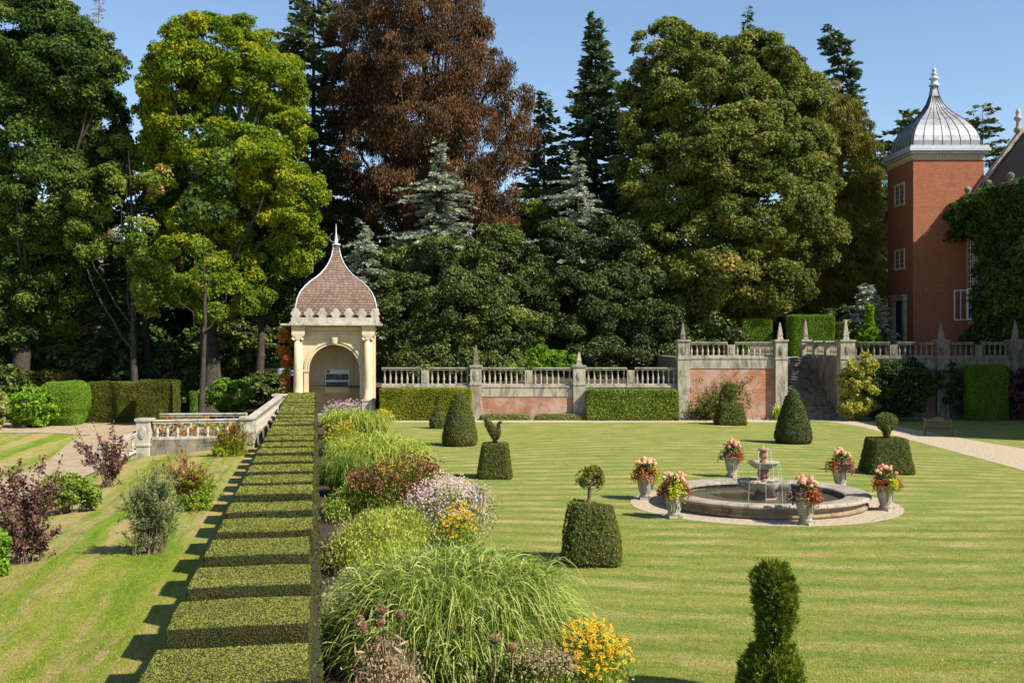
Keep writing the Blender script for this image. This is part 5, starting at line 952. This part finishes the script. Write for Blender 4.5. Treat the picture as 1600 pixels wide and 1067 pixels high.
blades(mb, (X(1217, D-.8), D-.8, 0), .25, 1.3, .6, 90, .045, tone=.6); mb.build('leaves', L['grass_far'], t_)
# ivy on the house
t_ = thing('climbing_ivy', 'thick green creeper covering the house wall at the right edge', 'climber', (WX-.3, 84, TU)); mb = MB(); CL = []
for i in range(420):
    yy = rng.uniform(77, 88.3); z_ = rng.uniform(TU, zpar+.2)
    if yy > 86.2 and Z(515, 88) < z_ < Z(365, 88) : continue
    CL.append([WX-.25-.35*rng.random()-.25*abs(nz(np.array([yy, z_, 1]), .8)), yy, z_, -1, 0, .1])
for i in range(26): CL.append([WX-.4-rng.random()*.9, rng.uniform(87.5, 89.8), rng.uniform(Z(372, 89), Z(322, 89)), -1, -.3, .2])
foliate(mb, np.array(CL), .62, .15, 6.5, tone_mid=.5); mb.build('foliage', L['ivy'], t_)
mt = MB()
for i in range(9): yy = 78+i*1.1; mt.tube([(WX-.1, yy, TU), (WX-.15, yy+.4, 8), (WX-.12, yy-.2, 13)], .05, 5)
mt.build('stems', M['twig'], t_)
t_ = thing('virginia_creeper', 'red and green creeper climbing the left corner of the pavilion', 'climber', (X(452, D), D, 0)); mb = MB()
CL = [[X(rng.uniform(441, 453), D), D-.3+rng.uniform(-.3, 1.5), rng.uniform(.3, Z(515, D)), -.6, -.6, .1] for i in range(46)]; foliate(mb, np.array(CL), .32, .085, 4.5, tone_mid=.5, tj=.5); mb.build('foliage', L['virginia'], t_)
t_ = thing('virginia_creeper', 'orange and green creeper growing through the left balustrade', 'climber', (X(310, 53), 53, 0)); mb = MB()
CL = [[X(rng.uniform(238, 385), 53), 53+rng.uniform(0, .5), rng.uniform(zb-.1, zt+.02), 0, -1, .1] for i in range(70)]; foliate(mb, np.array(CL), .2, .07, 3.2, tone_mid=.3, tj=.4); mb.build('foliage', L['virginia'], t_)
# ------------------------------------------------------------------ border beside the hedge
def arcs(mb, c, rx, rz, n, ln, wd, tone, seg=5):     # shorter leaves arching off the stems all through the dome
    d = rdir(n); d[:, 2] = np.abs(d[:, 2])**.8; d = unit(d); r = rng.uniform(.5, .93, (n, 1)); P0 = np.asarray(c)+d*r*np.array([rx, rx, rz]); P0[:, 2] = np.maximum(P0[:, 2], .15)
    out = unit(d*np.array([.8, .8, .3])+rdir(n)*np.array([.75, .75, .2])); l = ln*rng.uniform(.5, 1.2, (n, 1, 1)); s = np.linspace(0, 1, seg+1)[None, :, None]; k = rng.uniform(.6, 1.25, (n, 1, 1))
    P = P0[:, None]+out[:, None]*np.array([1, 1, .2])*l*s*.8; P[..., 2] += (l*(.75*s-k*s**2.2)*.8)[..., 0]; P[..., 2] = np.maximum(P[..., 2], .03)
    side = unit(np.cross(out, [0, 0, 1.])+rng.normal(size=(n, 3))*.3); wv = (wd*(1-s**2.5)*rng.uniform(.6, 1.3, (n, 1, 1))); V = np.stack([P-side[:, None]*wv, P+side[:, None]*(wv+.0005)], 2).reshape(-1, 3)
    i = np.arange(seg)*2; q_ = np.stack([i, i+1, i+3, i+2], 1); f = (q_[None]+(np.arange(n)*2*(seg+1))[:, None, None]).reshape(-1, 4); mb.add(V, f, 0, np.repeat(np.clip(tone+.28*rng.normal(size=n), 0, 1), seg))
def gclump(label, c, rb, Hh, reach, n, wd, leaf='grass_blade', tone=.5, seg=6, arc=None):
    t = thing('ornamental_grass', label, 'grass clump', c, 'ornamental grasses in the border'); mb = MB(); blades(mb, c, rb, Hh, reach, n, wd, seg, tone)
    if arc: arcs(mb, c, *arc)
    mb.build('blades', L[leaf], t); return t
gc = np.array([X(714, 18.0), 18.0, 0]); gclump('largest arching green grass clump in the foreground border', gc, 1.35, 2.0, 1.2, 3000, .015, tone=.6, seg=8, arc=(2.25, 1.8, 9500, .75, .0135, .68))
gc2 = np.array([X(590, 40), 40., 0]); gclump('pale green grass clump in the middle of the border, behind the brown seed heads', gc2, 1.5, 2.0, 1.0, 2400, .02, 'grass_far', .5, arc=(2.1, 1.9, 4000, .7, .02, .6))
gc2b = np.array([X(545, 36.5), 36.5, 0]); gclump('darker grass tuft leaning over the soil beside the hedge', gc2b, .6, 1.6, .8, 1300, .016, 'grass_blade', .4)
gc3 = np.array([X(556, 58), 58., 0]); gclump('farthest soft green grass clump in front of the pavilion', gc3, 1.6, 1.8, .9, 2600, .026, 'grass_far', .4)
DA = [(0, 0, .12)]+[(math.cos(t)*(1 if i % 2 else .35), math.sin(t)*(1 if i % 2 else .35), 0) for i, t in enumerate(np.linspace(0, 2*math.pi, 18, endpoint=False))]
DAF = [(0, i+1, (i+1) % 18+1) for i in range(18)]
def patch(name, label, cat, pts, zr, nfl, fsize, petal, nleaf, leaf, lsize, core='brown_head', lh=1.0, daisy=True, tone=.5, clusters=0):
    pts = np.array(pts); c = pts.mean(0); o = np.array([c[0], c[1], 0]); t = thing(name, label, cat, o, 'flowering plants in the border'); rx_, ry_ = pts[:, 0].ptp()/2 if hasattr(pts, 'ptp') else np.ptp(pts[:, 0])/2, np.ptp(pts[:, 1])/2
    def pos(n, s=1.0):
        a_ = rng.uniform(0, 2*math.pi, n); r = np.sqrt(rng.random(n))*s; return c[0]+rx_*r*np.cos(a_), c[1]+ry_*r*np.sin(a_), r
    mb = MB(); x, y, r = pos(nleaf); hn = lambda x, y: 1+.16*nz(np.stack([x, y, 0*x+c[0]], 1), 3.2); x = x+rng.normal(size=nleaf)*.12; y = y+rng.normal(size=nleaf)*.12; z = rng.random(nleaf)**.7*(zr[0]+.1)*lh*(1-.45*r**2.5)*hn(x, y); mb.darts(np.stack([x, y, z], 1), rdir(nleaf)*.8+np.array([0, 0, .7]), lsize*2*rng.uniform(.6, 1.3, nleaf), lsize*.33, rng.random(nleaf)*.8+.1)
    x, y, r = pos(max(20, nfl//3), .9)
    for i in range(len(x)): mb.tube([(x[i], y[i], 0), (x[i]+rng.normal()*.05, y[i]+rng.normal()*.05, zr[0])], .006, 3, tone=.4)
    mb.build('foliage', L[leaf], t); mb = MB(); x, y, r = pos(nfl)
    if clusters:
        q_ = rng.integers(0, clusters, nfl); cx, cy, cr_ = pos(clusters); x = cx[q_]+rng.normal(size=nfl)*.09; y = cy[q_]+rng.normal(size=nfl)*.09
    x = x+rng.normal(size=nfl)*.10; y = y+rng.normal(size=nfl)*.10; z = (zr[0]+(zr[1]-zr[0])*rng.random(nfl)**1.5-.42*r**2.5*zr[0])*hn(x, y); P = np.stack([x, y, z], 1); Nn = unit(rdir(nfl)*.55+np.array([.2, -.35, .8]))
    if daisy:
        mb.stamp(DA, DAF, P, Nn, fsize*rng.uniform(.75, 1.2, nfl), rng.random(nfl)); mb.leaves(P+Nn*fsize*.22, Nn, fsize*.33, .9, .4, 1)
    else:
        for j in range(3): mb.leaves(P+rng.normal(size=P.shape)*fsize*.4, unit(rdir(nfl)+np.array([0, 0, .4])), fsize, .8, rng.random(nfl), 0)
    mb.build('blossom', [L[petal], L[core]], t, kind='stuff'); return t
def area(x0, x1, y0_, y1_): return [(x0, y0_, 0), (x1, y1_, 0), (x0, y1_, 0), (x1, y0_, 0)]
patch('aster_clump', 'pale pink and white daisies crowding in front of the pavilion arch', 'flowers', area(X(508, 66), X(565, 66), 64, 67), (1.25, 1.7), 420, .065, 'pinkwhite', 1800, 'grey_leaf', .09)
patch('coneflower_clump', 'round clump of golden yellow flowers beside the privet hedge', 'flowers', area(X(588, 67), X(611, 67), 66, 67.8), (.7, 1.0), 420, .07, 'yellow_flower', 500, 'laurel', .08)
patch('coneflower_clump', 'sparse orange yellow flowers between the two pale grasses', 'flowers', area(X(508, 50), X(560, 50), 48, 52), (1.2, 1.5), 160, .06, 'yellow_flower', 2200, 'laurel', .08)
patch('sedum_clump', 'flat reddish brown seed heads in front of the middle grass clump', 'flowers', area(X(555, 33), X(680, 33), 30.5, 35.5), (1.25, 1.5), 2600, .035, 'brown_head', 6500, 'laurel', .06, daisy=False, clusters=75)
patch('coneflower_clump', 'few orange yellow daisies mixed among the brown seed heads', 'flowers', area(X(575, 32.5), X(650, 32.5), 31.5, 34), (1.45, 1.6), 110, .04, 'yellow_flower', 600, 'laurel', .05)
patch('aster_clump', 'large airy clump of mauve and white asters spilling towards the lawn', 'flowers', area(X(632, 29.2), X(768, 29.2), 27.2, 32.2), (1.05, 1.5), 1500, .036, 'mauve', 5200, 'grey_leaf', .06, 'yellow_flower')
patch('coneflower_clump', 'patch of golden yellow daisies behind the largest grass clump', 'flowers', area(X(690, 25.5), X(742, 25.5), 24.6, 26.6), (1.0, 1.35), 240, .045, 'yellow_flower', 1400, 'laurel', .05)
patch('aster_clump', 'loose thicket of green stems with fading flowers left of the mauve asters', 'flowers', area(X(530, 25), X(660, 25), 23, 29), (.95, 1.3), 750, .02, 'brown_head', 15000, 'grass_far', .05, 'straw')
patch('leafy_perennial', 'low grey green leafy plants edging the soil beside the hedge', 'plant', area(X(512, 21), X(548, 21), 18.2, 24), (.35, .6), 30, .02, 'straw', 4200, 'grey_leaf', .05)
patch('coneflower_clump', 'bright yellow dark centred daisies at the bottom beside the lawn', 'flowers', area(X(872, 16.4), X(978, 16.4), 15.7, 17.5), (.6, .85), 430, .046, 'yellow_flower', 2400, 'laurel', .045)
patch('sedum_clump', 'dull brown spent flower heads at the bottom, left of the yellow daisies', 'flowers', area(X(780, 15.9), X(890, 15.9), 15.3, 16.6), (.55, .72), 1500, .018, 'straw', 3600, 'laurel', .04, daisy=False, clusters=46)
patch('leafy_perennial', 'dry straw coloured stems and leaves below the cardoon heads', 'plant', area(X(560, 15.2), X(650, 15.2), 14.6, 16.2), (.75, 1.0), 60, .02, 'straw', 2600, 'straw', .035)
for i, (oo, yy, l_, lf_) in enumerate(((1.0, 27, 'low mixed leaves edging the soil left of the loose green thicket', 'lavender'), (1.1, 33.5, 'low dull green leaves edging the soil beside the brown seed heads', 'laurel'), (1.1, 43, 'leafy stems edging the soil beside the middle pale grass', 'laurel'), (1.1, 51, 'leafy stems edging the soil just below the farthest grass clump', 'lavender'))):
    c = hp(oo, yy); patch('leafy_perennial', l_, 'plant', area(c[0]-.55, c[0]+.55, yy-3, yy+3), (.45+.1*i, .7+.1*i), 60, .03, ('straw', 'yellow_flower')[i % 2], 5200, lf_, .06)
# loose blades standing in the nearest turf
mb = MB(); n = 170000; yy = 13.5+rng.random(n)**1.4*17; xx = rng.uniform(-.02, .5, n)*yy*1.02; kx = (xx+.18*yy)/1.016 > 3.2; xx, yy = xx[kx], yy[kx]; n = len(xx)
kk_ = nz(np.stack([xx*.6, yy*2.4, 0*xx], 1), 1.3); tn = np.clip(.45+.22*kk_+.2*rng.normal(size=n), 0, 1)
mb.darts(np.stack([xx, yy, 0*xx], 1), np.array([0, 0, 1.])+rdir(n)*.9, rng.uniform(.02, .05, n), .004, tn); mb.build('loose_grass_blades', L['turf_blade'], kind='stuff', label='short grass blades standing up in the near lawn', cat='grass')
mb = MB(); n = 80000; yy = 13+rng.random(n)**1.4*14; xx = -.18*yy-1.9-rng.random(n)*(.32*yy-1.9+.1); zz = gl(xx, yy); mb.darts(np.stack([xx, yy, zz], 1), np.array([0, 0, 1.])+rdir(n)*.9, rng.uniform(.02, .05, n), .004, rng.random(n)*.8)
mb.build('loose_grass_blades', L['turf_blade'], kind='stuff', label='short grass blades standing up in the left slope', cat='grass')
mb = MB(); n = 700; yy = rng.uniform(15, 60, n); xx = rng.uniform(-.48, .5, n)*yy; k = (np.abs(xx+.18*yy-1) > 3.4) & (np.hypot(xx-FC[0], yy-FC[1]) > 4.4); xx, yy = xx[k], yy[k]
mb.leaves(np.stack([xx, yy, np.where(xx+.18*yy < 0, gl(xx, yy), 0)+.02], 1), unit(rdir(len(xx))*.4+np.array([0, 0, 1.])), .035, .6, rng.random(len(xx))); mb.build('fallen_leaves', L['straw'], kind='stuff', label='pale fallen leaves scattered over the lawns', cat='leaves')
# cardoons
t_ = thing('cardoon', 'dried cardoon with round brown thistle heads above the front of the big grass', 'plant', (X(600, 15.4), 15.4, 0), 'flowering plants in the border'); ms = MB()
for px, py in ((562, 968), (566, 980), (596, 953), (593, 971), (625, 960), (592, 1000), (586, 1015), (606, 1010), (599, 1038), (634, 1050), (642, 1048), (773, 999), (800, 1012)):
    Yh = 15.4+rng.uniform(-.25, .25); c = W(px, py, Yh); r = .058*rng.uniform(.85, 1.15); m = MB(); m.loft([(r*.5, r*.5, -r*.9), (r*.9, r*.9, -r*.5), (r, r, 0), (r*.85, r*.85, r*.5), (r*.45, r*.45, r*.85)], 10, 2, c)
    n = 150; d = rdir(n); m.darts(c+d*r*.8, d+np.array([0, 0, .5]), r*.65, r*.14, np.clip(.5+.3*rng.normal(size=n), 0, 1), 1); m.build('thistle_head', [L['brown_head'], L['straw']], t_)
    bx = X(600+(px-600)*.35, 15.4) if px < 700 else c[0]-.1; s = np.linspace(0, 1, 6)[:, None]; b0 = np.array([bx, 15.4, 0]); ms.tube(b0*(1-s)+(c-[0, 0, r])*s+np.sin(s*math.pi)*np.array([.05, 0, 0]), .009, 5)
n = 220; u = rng.random(n); ms.darts(np.stack([X(600, 15.4)+rng.normal(size=n)*.2, 15.4+rng.normal(size=n)*.2, u*1.0], 1), rdir(n)+np.array([0, 0, -.3]), .22, .02, .5); ms.build('stems', L['straw'], t_)
# ------------------------------------------------------------------ shrubs on the left slope
tp = lambda cx, w_, y0_, y1_, n: [(cx+w_*random.uniform(-1, 1), random.uniform(y0_, y1_)) for _ in range(n)]
shoots('smoke_bush', 'largest purple leaved smoke bush at the left edge', 42, 26.5, [(70, 712), (55, 725), (30, 722), (12, 738), (88, 745), (95, 760), (0, 745), (78, 770), (20, 760), (40, 775), (-20, 770), (5, 790), (62, 790), (92, 825), (15, 815), (50, 812), (-15, 800), (84, 838), (60, 835), (30, 838), (8, 840), (-10, 835), (35, 745), (60, 755)], 'purple', .055, 62, LS, spread=.2, side=3)
shoots('smoke_bush', 'smaller purple leaved bush with long slanting shoots by the stair balustrade', 170, 40.5, [(113, 685), (125, 692), (118, 699), (155, 683), (162, 690), (180, 678), (186, 684), (176, 695), (192, 700), (198, 716), (150, 708), (165, 712), (184, 716), (160, 730), (190, 732), (175, 735)], 'purple', .06, 60, LS, spread=.15, side=2)
bush('euonymus_bush', 'rounded mid green bush right of the large purple bush', 110, 801, 45, 28, 'laurel', .055, .24, 1.5, 5, group=LS, lobes=[(98, 765, 36, 26), (130, 775, 24, 22), (85, 785, 26, 16)])
bush('leafy_shrub', 'glossy bright green shrub cut off by the lower left edge', -4, 900, 24, 50, 'bright', .055, .2, 1.5, 5, group=LS, lobes=[(-6, 850, 20, 26), (-8, 890, 20, 26), (2, 920, 10, 14)])
shoots('olive_shrub', 'grey green upright shrub tied to stakes, nearest the castellated hedge', 236, 26.7, tp(238, 34, 730, 762, 20)+tp(235, 42, 755, 795, 24)+tp(238, 32, 795, 840, 16), 'grey_leaf', .027, 190, LS, spread=.13, asp=.42, side=3, base_r=.2, tone=.45)
shoots('azalea', 'bush with red tips over yellow green leaves behind the grey green shrub', 300, 33.5, [(q_[0], q_[1], 0) for q_ in tp(302, 32, 748, 785, 34)]+[(q_[0], q_[1], 1) for q_ in tp(295, 36, 722, 752, 15)]+[(290, 706, 1), (284, 714, 1)], 'bright', .04, 90, LS, spread=.15, asp=.55, side=3, base_r=.25, extra='red_leaf', tone=.72)
shoots('azalea', 'small bush with red tips in front of the left balustrade', 357, 49, [(q_[0], q_[1], 0) for q_ in tp(357, 28, 680, 704, 26)]+[(q_[0], q_[1], 1) for q_ in tp(357, 26, 668, 678, 9)], 'lime', .05, 80, LS, spread=.2, asp=.55, side=3, base_r=.3, extra='red_leaf', tone=.25)
# ------------------------------------------------------------------ cars in the trees
def car(label, px, Y, paint, rz):
    z0 = float(gl(X(px, Y), Y)); t = thing('parked_car', label, 'car', (X(px, Y), Y, z0), 'cars parked beyond the trees'); o = np.array(t.location)
    m = MB(); m.ext([(x, z) for x, z in ((-2.1, .3), (2.1, .3), (2.15, .7), (1.2, .95), (-2.0, 1.0), (-2.15, .7))], -.85, .85); m.V = [V+o for V in m.V]; m.build('body', M[paint], t, bevel=.08)
    m = MB(); m.ext([(x, z) for x, z in ((-1.7, .98), (1.1, .94), (.4, 1.42), (-1.2, 1.45))], -.74, .74); m.V = [V+o for V in m.V]; m.build('windows', M['glass'], t, bevel=.05)
    m = MB(); m.box(-1.15, .38, -.72, .72, 1.42, 1.48); m.V = [V+o for V in m.V]; m.build('roof', M[paint], t, bevel=.03)
    for sx in (-1.3, 1.3):
        for sy in (-.82, .82): m = MB(); m.tube([(sx, sy-.1, .32), (sx, sy+.1, .32)], .32, 16); m.V = [V+o for V in m.V]; m.build('wheel', M['tyre'], t)
    t.rotation_euler.z = rz
car('pale blue car glimpsed through the trees above the dark hedge', 224, 92, 'car_blue', .3); car('silver car glimpsed through the trees just left of the pavilion', 432, 92, 'car_grey', -.2)
